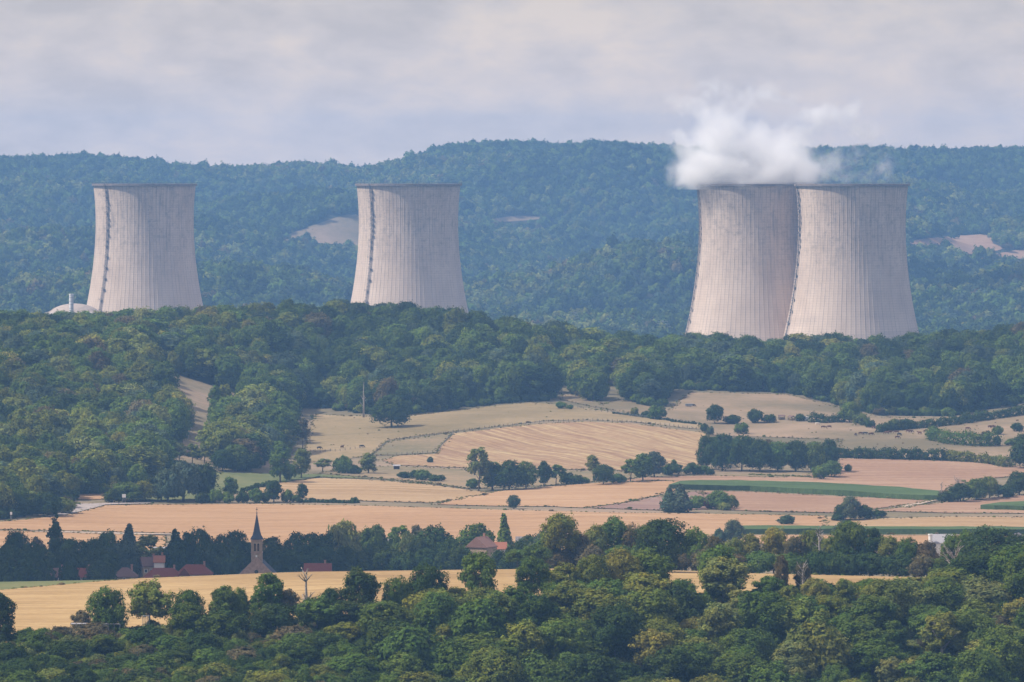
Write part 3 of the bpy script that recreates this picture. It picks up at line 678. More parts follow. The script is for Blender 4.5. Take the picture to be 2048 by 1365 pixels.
# ------------------------------------------------------------------ cooling towers
def concrete_mat():
    m, nt, out, N = newmat('cooling_tower_concrete')
    def M(op, a, b=0.0, c=None):
        n = N('ShaderNodeMath', operation=op)
        for i, v in enumerate((a, b) if c is None else (a, b, c)):
            if isinstance(v, bpy.types.NodeSocket): nt.links.new(v, n.inputs[i])
            else: n.inputs[i].default_value = v
        return n.outputs[0]
    uv = N('ShaderNodeUVMap', uv_map='wrap'); sp = N('ShaderNodeSeparateXYZ', {0: uv.outputs[0]})
    oi = N('ShaderNodeObjectInfo'); seed = M('MULTIPLY', oi.outputs['Random'], 37.0)
    ang, z = sp.outputs[0], sp.outputs[1]      # metres round the throat, metres up
    def noise(sx, sz, det=4, rough=.6, off=0.0):
        v = N('ShaderNodeCombineXYZ', {0: M('MULTIPLY', ang, sx), 1: M('MULTIPLY', z, sz), 2: M('ADD', seed, off)})
        return N('ShaderNodeTexNoise', {0: v.outputs[0], 'Scale': 1.0, 'Detail': det, 'Roughness': rough}).outputs[0]
    base = ramp(N, noise(.05, .03, 5, .6), [(0.32, (.56, .44, .345)), (0.68, (.70, .565, .45))])
    lift = M('PINGPONG', z, 1.1)                                   # a joint every 2.2 m
    jt = N('ShaderNodeMapRange', {0: lift, 1: 0.0, 2: 0.5, 3: 1.0, 4: 0.0}).outputs[0]
    panel = noise(.35, .45, 2, .5, 5.0)
    c = mixc(N, M('MULTIPLY', jt, M('MULTIPLY_ADD', panel, .62, -.12)), base, (.22, .19, .165))
    seam = N('ShaderNodeMapRange', {0: M('PINGPONG', ang, 47*math.pi/84), 1: 0.0, 2: 0.30, 3: 1.0, 4: 0.0}).outputs[0]
    c = mixc(N, M('MULTIPLY', seam, N('ShaderNodeMapRange', {0: noise(.9, .02, 2, .5, 31.0), 1: .35, 2: .62, 3: .0, 4: .8}).outputs[0]), c, (.20, .17, .16))
    # weathering: vertical drip streaks, strongest in the upper half
    up = N('ShaderNodeMapRange', {0: z, 1: 60.0, 2: 120.0, 3: 0.10, 4: 1.0}).outputs[0]
    st = N('ShaderNodeMapRange', {0: noise(.85, .035, 4, .7, 9.0), 1: .50, 2: .74, 3: 0.0, 4: 1.0}).outputs[0]
    c = mixc(N, M('MULTIPLY', M('MULTIPLY', st, up), .78), c, (.15, .135, .13))
    bl = N('ShaderNodeMapRange', {0: noise(.16, .22, 6, .8, 14.0), 1: .50, 2: .68, 3: 0.0, 4: .62}).outputs[0]
    c = mixc(N, M('MULTIPLY', bl, up), c, (.19, .17, .165))
    dn = N('ShaderNodeMapRange', {0: z, 1: 60.0, 2: 25.0, 3: 0.0, 4: 1.0}).outputs[0]
    bd = N('ShaderNodeMapRange', {0: noise(.02, .09, 4, .6, 22.0), 1: .5, 2: .66, 3: 0.0, 4: .4}).outputs[0]
    c = mixc(N, M('MULTIPLY', dn, bd), c, (.24, .205, .20))
    pbsdf(nt, out, N, c, 0.92, panel, 0.15, 0.1, 0.15); return m
CONC = concrete_mat(); CONC2 = simple('old_concrete', (.34, .30, .27), .2, .2, .92)
RIMC = simple('stained_rim_concrete', (.20, .165, .15), .3, .3, .92)
DARKST = simple('weathered_steel', (.085, .08, .085), .3, .5, .6, .4); WHITEP = simple('white_paint', (.78, .77, .76), .05, .3, .6)
GREYST = simple('galvanised_steel', (.42, .43, .44), .1, .5, .5, .5)
PZ = [4, 8, 14, 27, 40, 62, 84, 106, 128, 145, 158, 163]; PR = [66.6, 65.4, 63.6, 60, 57.5, 52.9, 49.6, 47.6, 47.0, 47.6, 48.7, 49.2]
def rad(z):
    i = min(len(PZ)-2, max(0, int(np.searchsorted(PZ, z))-1)); 
    P = np.polynomial.polynomial.polyfit(PZ, PR, 4); return float(np.polynomial.polynomial.polyval(z, P))
PZF = np.polynomial.polynomial.polyfit(PZ, PR, 4)
def rad(z): return float(np.polynomial.polynomial.polyval(z, PZF))
def tower(px, D, ladder_ang, label, parts_seed, zoff=0.0):
    root = link('cooling_tower', None, None, (wx(px, D), D, zoff)); tag(root, label, 'cooling tower', 'cooling towers of the power station')
    nrib, per = 84, 6; n = nrib*per; zs = np.concatenate([np.linspace(6, 162, 64)]); V = []; UV = []
    fin = [0.16, 0.0, 0, 0, 0, 0.0]
    for z in zs:
        r = rad(z)
        for k in range(n):
            j = k % per; a = 2*math.pi*((k//per)+[0, .07, .25, .5, .75, .93][j])/nrib; rr = r + fin[j]; V.append((rr*math.cos(a), rr*math.sin(a), z))
    nz_ = len(zs); idx = np.arange(nz_*n).reshape(nz_, n)
    Q = np.stack([idx[:-1], np.roll(idx, -1, 1)[:-1], np.roll(idx, -1, 1)[1:], idx[1:]], -1).reshape(-1, 4)
    # inner skin so that the mouth has a thickness
    b = len(V); ni = 96; zi = np.linspace(6, 162, 24)
    V += [((rad(z)-1.0)*math.cos(2*math.pi*k/ni), (rad(z)-1.0)*math.sin(2*math.pi*k/ni), z) for z in zi for k in range(ni)]
    ii = b+np.arange(24*ni).reshape(24, ni); Q2 = np.stack([ii[:-1], ii[1:], np.roll(ii, -1, 1)[1:], np.roll(ii, -1, 1)[:-1]], -1).reshape(-1, 4)
    me = mesh_np('shell', V, np.concatenate([Q, Q2]), [CONC]); uv = me.uv_layers.new(name='wrap'); lv = np.empty(len(me.loops), np.int32); me.loops.foreach_get('vertex_index', lv)
    Va = np.array(V); aa = np.arctan2(Va[:, 1], Va[:, 0])*47; uvs = np.stack([aa[lv], Va[lv, 2]], 1)
    fl = uvs.reshape(-1, 4, 2); span = fl[:, :, 0].max(1)-fl[:, :, 0].min(1); w = span > 100; sub = fl[w]; sub[:, :, 0][sub[:, :, 0] < 0] += 2*math.pi*47; fl[w] = sub
    uv.data.foreach_set('uv', fl.astype(np.float32).ravel())
    link('shell', me, root)
    mb = MB(); r = rad(163); mb.lathe([(r-1.2, 161.6), (r+1.5, 161.6), (r+1.5, 162.6), (r+1.5, 163.5), (r+.9, 163.7), (r-1.2, 163.7), (r-1.2, 161.6)], 120, cap=False)
    rim = mb.build('rim', RIMC, root)
    mb = MB()   # guard rail on the rim walkway
    for k in range(120):
        a = 2*math.pi*k/120; x, y = (r+1.35)*math.cos(a), (r+1.35)*math.sin(a); mb.box(x-.06, x+.06, y-.06, y+.06, 163.6, 164.9)
    for zz in (164.25, 164.85): mb.tube([((r+1.35)*math.cos(2*math.pi*k/60), (r+1.35)*math.sin(2*math.pi*k/60), zz) for k in range(61)], [.06]*61, 4)
    mb.build('guard_rail', DARKST, rim)
    mb = MB(); mb.lathe([(rad(6)-1.3, 4.4), (rad(6)+1.0, 4.4), (rad(6)+.8, 7.2), (rad(6)-1.3, 7.2), (rad(6)-1.3, 4.4)], 120, cap=False); mb.build('ring_beam', CONC2, root)
    mb = MB(); rb, rt = 68.5, rad(6)-.1
    for k in range(44):
        a0 = 2*math.pi*k/44
        for s in (-1, 1):
            a1 = a0+s*math.pi/44; mb.tube([(rb*math.cos(a0), rb*math.sin(a0), -1), (rt*math.cos(a1), rt*math.sin(a1), 5)], [.55, .5], 6)
    mb.build('support_columns', CONC2, root)
    mb = MB(); mb.lathe([(74, -1), (74, 1.6), (73, 1.6), (73, -1)], 96, cap=False); mb.build('basin', CONC2, root)
    # ladder with cage and landings
    mb = MB(); ca, sa = math.cos(ladder_ang), math.sin(ladder_ang); T = Vector((-sa, ca, 0)); rn = random.Random(parts_seed)
    def P(z, out, side): rr = rad(z)+out; return Vector((rr*ca, rr*sa, z))+T*side
    zz = [7+i*2.6 for i in range(60)]+[163.2]
    for s in (-.55, .55): mb.tube([P(z, 1.1, s) for z in zz], [.24]*len(zz), 4)
    for s in (-.6, .6): mb.tube([P(z, 2.0, s) for z in zz], [.10]*len(zz), 4)
    for i, z in enumerate(zz):
        mb.tube([P(z, 1.1, -.55), P(z, 1.1, .55)], [.12, .12], 4)
        mb.tube([P(z, 1.1, -.55), P(z, 2.0, -.75), P(z, 2.3, 0), P(z, 2.0, .75), P(z, 1.1, .55)], [.2]*5, 4)
        mb.tube([P(z+1.3, 1.1, -.55), P(z+1.3, 1.1, .55)], [.12, .12], 4)
    for z in np.arange(16, 160, 5.2 if True else 8):
        if z > 100 or int(z/5.2) % 2 == 0:
            s0 = rn.choice((-1, 1)); c = P(z, 1.3, s0*.9); w = 2.2
            vs = [c+T*a*w*.8+Vector((ca, sa, 0))*b*1.0+Vector((0, 0, q)) for q in (0, .22) for a, b in ((-1, -1), (1, -1), (1, 1), (-1, 1))]
            mb.add(vs, [(0,3,2,1),(4,5,6,7),(0,1,5,4),(1,2,6,5),(2,3,7,6),(3,0,4,7)])
            for a, b in ((-1, 1), (1, 1), (-1, -.2), (1, -.2)): mb.tube([c+T*a*w*.8+Vector((ca, sa, 0))*b, c+T*a*w*.8+Vector((ca, sa, 0))*b+Vector((0, 0, 1.5))], [.09, .09], 4)
            mb.tube([c+T*-w*.8+Vector((ca, sa, 0))+Vector((0, 0, 1.5)), c+T*w*.8+Vector((ca, sa, 0))+Vector((0, 0, 1.5))], [.09, .09], 4)
            mb.tube([c+T*w*.8-Vector((ca, sa, 0)), P(z-2.2, .2, s0*.9)], [.12, .12], 4)
    mb.build('ladder', DARKST, root)
    return root
DT = [5490, 5410, 5070, 5000]
def la(f): return math.pi+math.acos(max(-1, min(1, f)))  # picture fraction -> angle on the near side
def ladang(fx):  # fx: -1 left edge .. 1 right edge, on the side facing the camera
    return -math.acos(fx)
tower(289.5, DT[0], ladang(-.70), 'leftmost cooling tower, dark ladder down its lit side, behind the reactor dome', 1)
tower(817, DT[1], ladang(-.71), 'second cooling tower from the left, standing alone above the middle of the wood', 2)
tower(1504, DT[2], ladang(-.972), 'steaming cooling tower partly hidden by the one to its right, diagonal shadow on it', 3)
tower(1703.5, DT[3], ladang(-.968), 'rightmost cooling tower, in front of and overlapping the steaming one', 4)

def dome():
    D = 4900; root = link('reactor_building', None, None, (wx(149, D), D, 0)); tag(root, 'low domed concrete reactor building beside the leftmost cooling tower', 'reactor building')
    mb = MB(); mb.lathe([(25.3, 0), (25.3, 47.5), (24.9, 49.5), (24.4, 51.0)], 72, cap=False); mb.build('wall', CONC2, root, smooth=False)
    mb = MB(); mb.lathe([(25.5, 50.8), (25.9, 51.3), (25.9, 52.6), (24.6, 53.2), (23.0, 53.6)], 72, cap=False); mb.build('ring_beam', CONC2, root)
    mb = MB(); mb.lathe([(23.0, 53.4)]+[(23.0*math.sin(t), 53.4+7.4*(math.cos(t)-math.cos(1.2))/(1-math.cos(1.2))) for t in [1.2-.1*k for k in range(1, 12)]]+[(0.01, 60.8)], 72, cap=False)
    mb.build('dome', simple('dome_concrete', (.36, .30, .255), .15, .3, .9), root, smooth=True)
    D = 4840; r2 = link('vent_stack', None, None, (wx(142.5, D), D, 0)); tag(r2, 'slim white ventilation stack in front of the domed reactor building', 'stack')
    mb = MB(); mb.lathe([(1.9, 0), (1.9, 69.2), (2.05, 69.2), (2.05, 70.3), (1.7, 70.3), (1.7, 66)], 32, cap=False); mb.build('pipe', WHITEP, r2)
    mb = MB()
    for z in range(4, 70, 3): mb.lathe([(1.92, z), (2.06, z), (2.06, z+.3), (1.92, z+.3)], 32, cap=False)
    mb.tube([(1.2, -1.8, 2), (1.2, -1.8, 69)], [.12, .12], 4); mb.tube([(1.8, -1.2, 2), (1.8, -1.2, 69)], [.12, .12], 4); mb.build('ladder', GREYST, r2)
dome()

def pylon(px, D, top, label):
    g = ground(px, D); h = EYE-D*(top-HOR)/F-g.z; root = link('electricity_pylon', None, None, g); tag(root, label, 'pylon', 'electricity pylons behind the wood')
    mb = MB(); w = lambda t: 4.0*(1-t)**1.3+.7
    N_ = 9
    for sx in (-1, 1):
        for sy in (-1, 1): mb.tube([(sx*w(t/N_), sy*w(t/N_), h*t/N_) for t in range(N_+1)], [.22]*(N_+1), 4)
    for i in range(N_):
        a, b = w(i/N_), w((i+1)/N_)
        for s in (-1, 1):
            mb.tube([(-a, s*a, h*i/N_), (b, s*b, h*(i+1)/N_)], [.13]*2, 4); mb.tube([(a, s*a, h*i/N_), (-b, s*b, h*(i+1)/N_)], [.13]*2, 4)
            mb.tube([(s*a, -a, h*i/N_), (s*b, b, h*(i+1)/N_)], [.13]*2, 4)
    mb.build('mast', GREYST, root); 
    for t, L_ in ((.68, 8), (.8, 6.5), (.92, 5)):
        m2 = MB(); m2.tube([(-L_, 0, h*t+.3), (0, 0, h*t+1.4), (L_, 0, h*t+.3)], [.15, .25, .15], 4); m2.tube([(-L_, 0, h*t+.2), (L_, 0, h*t+.2)], [.15, .15], 4)
        for x in (-L_, -L_*.55, L_*.55, L_): m2.tube([(x, 0, h*t+.2), (x, 0, h*t-2.2)], [.14, .14], 4)
        m2.build('crossarm', GREYST, root)
pylon(1145, 6000, 624, 'faint lattice pylon left of the steaming cooling tower, the farther left of two')
pylon(1326, 5800, 641, 'faint lattice pylon standing close to the foot of the steaming cooling tower')

# ------------------------------------------------------------------ steam
def steam(name, label, D, blobs, dens, seed, x0, x1, z0, z1, dy, thr=0.22, sc=0.05):
    """blobs: picture x, picture row, half width px, half height px, depth m, strength"""
    c0 = Vector((wx((x0+x1)/2, D), D, (z0+z1)/2))
    m, nt, out, N = newmat(name)
    def M(op, a, b=0.0, cl=False):
        n = N('ShaderNodeMath', operation=op, use_clamp=cl)
        for i, v in enumerate((a, b)):
            if isinstance(v, bpy.types.NodeSocket): nt.links.new(v, n.inputs[i])
            else: n.inputs[i].default_value = v
        return n.outputs[0]
    t = N('ShaderNodeTexCoord').outputs['Object']
    wv = N('ShaderNodeTexNoise', {0: t, 'Scale': .022, 'Detail': 3.0, 'Roughness': .6}).outputs['Color']
    wv = N('ShaderNodeVectorMath', {0: wv, 1: (.5, .5, .5)}, operation='SUBTRACT').outputs[0]
    wv = N('ShaderNodeVectorMath', {0: wv, 'Scale': 30.0}, operation='SCALE').outputs[0]
    p = N('ShaderNodeVectorMath', {0: t, 1: wv}, operation='ADD').outputs[0]
    acc = None
    for bx, by, rx, ry, rd, s in blobs:
        cc = Vector((wx(bx, D), D, zrow(by, D)))-c0; k = D/F
        q = N('ShaderNodeMapping', {0: p, 'Location': (-cc.x/(rx*k), -cc.y/rd, -cc.z/(ry*k)), 'Scale': (1/(rx*k), 1/rd, 1/(ry*k))}).outputs[0]
        l_ = N('ShaderNodeVectorMath', {0: q}, operation='LENGTH').outputs['Value']
        v = M('MULTIPLY', M('SUBTRACT', 1.0, l_, True), s)
        acc = v if acc is None else M('MAXIMUM', acc, v)
    nn = N('ShaderNodeTexNoise', {0: p, 'Scale': sc, 'Detail': 8.0, 'Roughness': .66, 'Distortion': .3}).outputs[0]
    shape = M('ADD', acc, M('MULTIPLY', M('SUBTRACT', nn, .5), 2.5))
    d = N('ShaderNodeMapRange', {0: shape, 1: thr, 2: thr+1.0, 3: 0.0, 4: 1.0}).outputs[0]
    d = M('MULTIPLY', M('MULTIPLY', d, M('MULTIPLY', acc, 5.0, True)), dens)
    # nothing below the mouth inside the shell: the steam starts at the rim
    v = N('ShaderNodeVolumePrincipled', {'Color': (1, 1, 1, 1), 'Anisotropy': 0.0})
    v.inputs['Density Attribute'].default_value = ''; nt.links.new(d, v.inputs['Density']); nt.links.new(v.outputs[0], out.inputs['Volume'])
    mb = MB(); X0, X1 = wx(x0, D)-c0.x, wx(x1, D)-c0.x; mb.box(X0, X1, -dy, dy, z0-c0.z, z1-c0.z)
    o = mb.build(name, m, None, c0); tag(o, label, 'steam', kind='stuff')
    try: m.cycles.volume_step_rate = 0.5
    except Exception: pass
    return o
if STEAM:
    steam('steam_plume', 'white steam billowing out of the steaming cooling tower', 5058,
      [(1500,300,80,62,38,1.7),(1420,340,95,60,46,2.2),(1560,342,110,58,46,2.2),(1400,330,66,56,36,1.9),(1372,305,40,52,26,1.1),(1440,275,75,72,36,1.5),(1420,232,56,46,28,.85),(1480,330,95,50,44,1.9),(1550,325,85,58,44,1.8),(1585,295,62,58,36,1.15),(1600,262,46,38,26,.62),(1490,215,80,40,24,.5),
       (1382,208,62,42,22,.74),(1425,180,56,32,18,.74),(1530,200,100,44,22,.66),(1640,235,84,46,26,.74),(1368,358,32,24,20,1.1),(1500,360,108,30,46,1.9),(1700,222,55,40,18,.66),(1735,270,60,50,20,.5)],
      .10, 1, 1322, 1815, 158.5, 274, 62)
    steam('steam_wisp', 'thin wisps of steam over the rightmost cooling tower', 5000,
      [(1660,335,55,40,34,.70),(1700,318,45,30,24,.50),(1765,335,40,30,22,.55),(1735,352,70,20,34,.46),(1620,345,40,34,30,.9)],
      .05, 2, 1590, 1830, 162, 206, 46)

# ------------------------------------------------------------------ trees and bushes of the fields, one by one (x, base row, width, top row)
FT = [
 ('mid','dark','lone',783,856,66,790,'dark round tree alone on the meadow below the hill wood, beside the bare trunk'),
 ('mid_bush','green','dip',685,948,40,912,None),('mid_bush','dark','dip',708,949,30,930,None),('mid_tall','olive','dip',737,948,36,907,None),
 ('mid_bush','dark','dip',807,958,26,944,None),('mid_bush','dark','dip',829,959,22,941,None),('mid_bush','green','dip',846,962,32,940,None),('mid_bush','dark','dip',872,964,32,950,None),('mid_bush','bluish','dip',860,927,12,914,None),
 ('mid_tall','green','dip',560,966,44,884,None),('mid_tall','olive','dip',602,958,32,898,None),('mid_bush','green','dip',578,962,30,925,None),('mid_loose','pale','dip',645,945,30,918,None),
 ('mid_loose','pale','stream',957,984,44,896,'pale loose-crowned tree, tallest at the left end of the stream-side row'),('mid_tall','green','stream',985,982,46,924,None),('mid','dark','stream',1018,982,62,922,None),('mid','green','stream',1052,979,48,924,None),
 ('mid_tall','dark','stream',1088,974,26,923,None),('mid_loose','green','stream',1112,972,26,930,None),('mid_bush','dark','stream',1132,969,26,944,None),('mid_bush','dark','stream',1152,970,28,950,None),('mid_bush','green','stream',945,978,26,958,None),
 ('mid_loose','olive','stream',1187,962,28,911,None),('mid','dark','stream',1207,971,42,930,None),('mid_bush','green','stream',1236,968,30,948,None),('mid_loose','green','stream',1261,966,32,919,None),('mid_tall','green','stream',1286,963,34,908,None),('mid_tall','bluish','stream',1309,956,38,904,None),('mid_bush','green','stream',1170,968,20,955,None),
 ('mid_bush','dark','stream',1345,951,40,928,None),('mid_tall','green','stream',1348,948,12,920,None),('mid_bush','dark','stream',1385,950,36,926,None),('mid_bush','green','stream',1408,949,28,932,None),('mid_bush','dark','stream',1420,951,16,938,None),
 ('mid','dark','copse',1414,940,48,872,None),('mid','dark','copse',1445,943,54,869,None),('mid','dark','copse',1484,943,58,872,None),('mid','dark','copse',1520,944,52,880,None),('mid','green','copse',1556,944,54,884,None),('mid','dark','copse',1592,945,52,882,None),('mid','green','copse',1628,946,50,884,None),('mid','dark','copse',1660,944,42,880,None),('mid_tall','dark','copse',1432,936,34,874,None),('mid','dark','copse',1500,934,44,876,None),('mid_loose','brownish','copse',1535,925,50,880,None),('mid_loose','brownish','copse',1595,925,50,884,None),
 ('mid_bush','green','copse',1640,960,34,932,None),('mid','green','copse',1663,956,40,922,None),('mid_bush','green','copse',1696,945,14,929,None),
 ('mid_bush','dark','pasture',1409,865,15,847,None),('mid_bush','bluish','pasture',1422,871,15,853,None),('mid','dark','pasture',1430,848,34,810,None),('mid_bush','dark','pasture',1464,849,34,830,None),('mid_bush','green','pasture',1485,869,27,846,None),('mid_bush','dark','pasture',1511,847,34,819,None),('mid_bush','dark','pasture',1541,847,26,829,None),('mid_bush','dark','pasture',1601,844,21,828,None),
 ('mid_bush','green','pasture',1313,839,36,811,None),('mid_bush','olive','pasture',1270,832,16,815,None),('mid_bush','dark','pasture',1292,835,18,822,None),('mid_bush','green','pasture',1122,818,22,804,None),('mid_bush','green','pasture',1140,820,14,810,None),
 ('mid','green','pasture',1700,846,44,804,None),('mid_bush','olive','pasture',1722,852,30,828,None),('mid_bush','dark','pasture',1740,856,20,840,None),
 ('mid_bush','green','pasture',1768,864,22,850,None),('mid_bush','olive','pasture',1790,862,26,838,None),('mid_bush','olive','pasture',1820,858,28,840,None),
 ('mid_loose','brownish','pasture',1973,892,26,862,None),('mid_bush','dark','pasture',1995,893,14,872,None),('mid_bush','green','pasture',1868,878,24,852,None),('mid_bush','green','pasture',1996,870,24,852,None),('mid_bush','dark','pasture',2034,864,24,846,None),
 ('mid','dark','rightfield',2052,938,60,868,None),('mid_bush','green','rightfield',2022,892,24,878,None),('mid_bush','dark','rightfield',2040,890,30,874,None),
 ('mid_bush','dark','rightrow',1890,1006,28,984,None),('mid','dark','rightrow',1922,1005,44,968,None),('mid','green','rightrow',1955,1002,44,958,None),('mid','olive','rightrow',1980,999,40,954,None),('mid_bush','dark','rightrow',2008,996,40,970,None),('mid','dark','rightrow',2040,992,50,944,None),('mid','dark','rightrow',2085,988,60,940,None),('mid_bush','green','rightrow',1906,1005,28,980,None),
 ('conifer','bluish','garden',1340,1026,34,974,'left of two dark conifers standing side by side in the stubble'),('conifer','bluish','garden',1362,1026,46,970,'right and wider of two dark conifers standing side by side in the stubble'),
 ('mid_bush','green','garden',1397,1019,40,992,None),('mid','green','garden',1438,1020,50,982,None),('mid_bush','purple','garden',1420,1020,24,999,'dark purple-leaved bush behind the pair of conifers'),('mid_bush','olive','garden',1466,1018,24,991,None),('mid_bush','pale','garden',1448,1022,24,1006,None),
 ('mid','bluish','plain',1028,1019,26,991,'round tree alone beside the path through the stubble'),('mid_tall','dark','plain',603,1002,20,968,None),('mid_bush','dark','plain',709,1007,15,995,None),('mid_bush','dark','plain',668,1006,9,997,None),('mid_bush','dark','plain',625,1005,12,996,None),
 ('mid_bush','dark','lefthedge',405,1007,30,985,None),('mid_bush','green','lefthedge',430,1007,28,980,None),('mid_bush','green','lefthedge',455,1007,30,984,None),('mid_tall','green','lefthedge',460,1000,28,955,None),('mid_bush','dark','lefthedge',484,1007,26,982,None),('mid_bush','green','lefthedge',510,1007,30,978,None),('mid_tall','dark','lefthedge',547,1006,30,962,None),('mid_bush','green','lefthedge',575,1006,28,980,None),('mid_bush','dark','lefthedge',530,1007,26,985,None),('mid_bush','green','lefthedge',592,1007,16,990,None),
 ('willow','bluish','lefthedge',335,1004,62,940,None),('willow','bluish','lefthedge',366,1004,74,924,None),('willow','dark','lefthedge',408,1001,62,930,None),('mid','olive','lefthedge',290,1003,50,962,None),('mid','green','lefthedge',250,1003,62,965,None),('mid_bush','dark','lefthedge',225,1006,34,978,None),
 ('mid_bush','olive','lefthedge',120,1028,50,996,None),('mid','dark','lefthedge',95,1034,60,985,None),
 ('mid','green','slopefoot',470,943,52,890,None),('mid','dark','slopefoot',500,945,44,898,None),('mid','dark','slopefoot',445,943,46,900,None),
 ('mid_loose','olive','slopefoot',300,925,36,882,None),('mid_loose','olive','slopefoot',330,922,36,878,None),('mid_loose','pale','slopefoot',358,928,32,885,None),('mid_loose','olive','slopefoot',384,930,30,888,None),('mid_loose','olive','slopefoot',408,928,28,890,None),('mid_bush','dark','slopefoot',395,920,20,900,None),
 ('mid_tall','green','slopefoot',427,850,30,772,None),('mid_tall','olive','slopefoot',448,852,36,770,None),('mid_bush','green','slopefoot',422,872,30,850,None),
 ('mid','green','slopefoot',510,800,64,726,'large pale green rounded tree above the clearing on the hillside'),('mid','green','slopefoot',548,902,80,812,'broad bright green tree at the foot of the hill wood beside the dry meadow'),('mid_loose','olive','slopefoot',490,900,60,826,None),('mid_loose','brownish','slopefoot',605,905,24,838,None),
 ('mid_bush','bluish','village',1574,1051,30,1031,'single round bush in the pale stubble behind the right-hand trees'),('mid_bush','dark','plain',1677,1044,24,1030,None),('mid','bluish','plain',1701,1043,42,993,None),('mid','dark','plain',1683,1042,30,1010,None),('mid_bush','dark','plain',1730,1041,34,1011,None),('mid_bush','dark','plain',1758,1036,30,1021,None),
 ('mid','bluish','village',1693,1085,48,1042,None),('mid_bush','bluish','village',1722,1085,26,1056,None),('mid','bluish','village',1471,1088,40,1040,None),('mid_bush','bluish','village',1440,1088,28,1058,None),
]
for key, tone, reg, x, b, w, t_, lab in FT: ptree(key, tone, reg, x, b, w, t_, 1900., label=lab)

# village trees (distance given: their feet are behind the crest of the golden field)
VT = [(28,1066,52,'mid','dark',2070),(75,1072,34,'mid_tall','brownish',2060),(60,1084,44,'mid','dark',2050),(110,1008,28,'poplar','dark',2060),(132,1080,44,'mid','green',2090),(165,1078,40,'mid','dark',2080),(190,1074,56,'mid','dark',2070),(212,1062,38,'mid','green',2110),
 (254,1052,44,'conifer','bluish',2110),(247,1084,56,'mid','bluish',2060),(293,1068,44,'mid_loose','pale',2090),(355,1060,50,'conifer','dark',2080),(376,1066,34,'mid','dark',2090),(404,1060,44,'mid','dark',2080),(340,1085,36,'mid','dark',2060),(440,1068,44,'mid','dark',2080),(471,1062,46,'mid','dark',2090),(430,1090,44,'mid','dark',2060),(470,1100,50,'mid_bush','dark',2040),
 (495,1080,36,'mid','dark',2100),(545,1074,44,'mid','dark',2090),(588,1066,40,'mid','dark',2100),(620,1070,50,'mid','dark',2090),(650,1062,44,'mid','dark',2110),(686,1040,70,'willow','pale',2120),(672,1058,46,'willow','pale',2110),(737,1058,36,'mid','green',2130),(756,1054,26,'mid_tall','green',2140),(790,1068,30,'mid_bush','green',2140),
 (802,1051,34,'mid_loose','green',2150),(815,1068,34,'willow','pale',2110),(832,1054,24,'mid_tall','brownish',2150),(872,1049,62,'mid','dark',2090),(842,1075,44,'mid','dark',2080),(905,1078,40,'mid','dark',2070),(952,1050,58,'mid','green',2140),(1012,1034,40,'conifer','green',2140),(1058,1068,48,'mid','dark',2110),(1092,1060,44,'mid','bluish',2100),(1035,1085,44,'mid','dark',2050),
 (770,1094,50,'mid','dark',2040),(725,1098,44,'mid','dark',2040),(690,1092,48,'mid','dark',2045),(650,1095,50,'mid','dark',2050),(810,1106,44,'mid','dark',2030),(850,1102,48,'mid','dark',2030),(890,1098,48,'mid','dark',2030),(925,1092,48,'mid','dark',2035),(965,1108,36,'mid','dark',2010),(1000,1104,44,'mid','dark',2010),(590,1096,44,'mid','dark',2060),(555,1100,40,'mid','dark',2060),
 (15,1090,50,'mid','dark',2030),(52,1104,50,'mid','dark',2025),(90,1100,46,'mid','dark',2030),(8,1120,44,'mid_bush','dark',1990),(40,1125,50,'mid_bush','dark',1985),(78,1122,46,'mid_bush','dark',1985),(140,1098,44,'mid','dark',2050),(200,1118,44,'mid','dark',2000),(136,1122,34,'mid_bush','dark',1990),(215,1100,34,'mid','dark',2050),(196,1100,50,'mid','dark',2045),(1075,1100,44,'mid','green',2000)]
for i_, (x, t_, w, key, tone, D) in enumerate(VT): ptree(key, tone, 'village', x, 0, w*(1.06 if key in ('poplar', 'conifer') else 1.18+.1*(i_ % 3)), t_+(i_*7 % 9)-3, D=D)

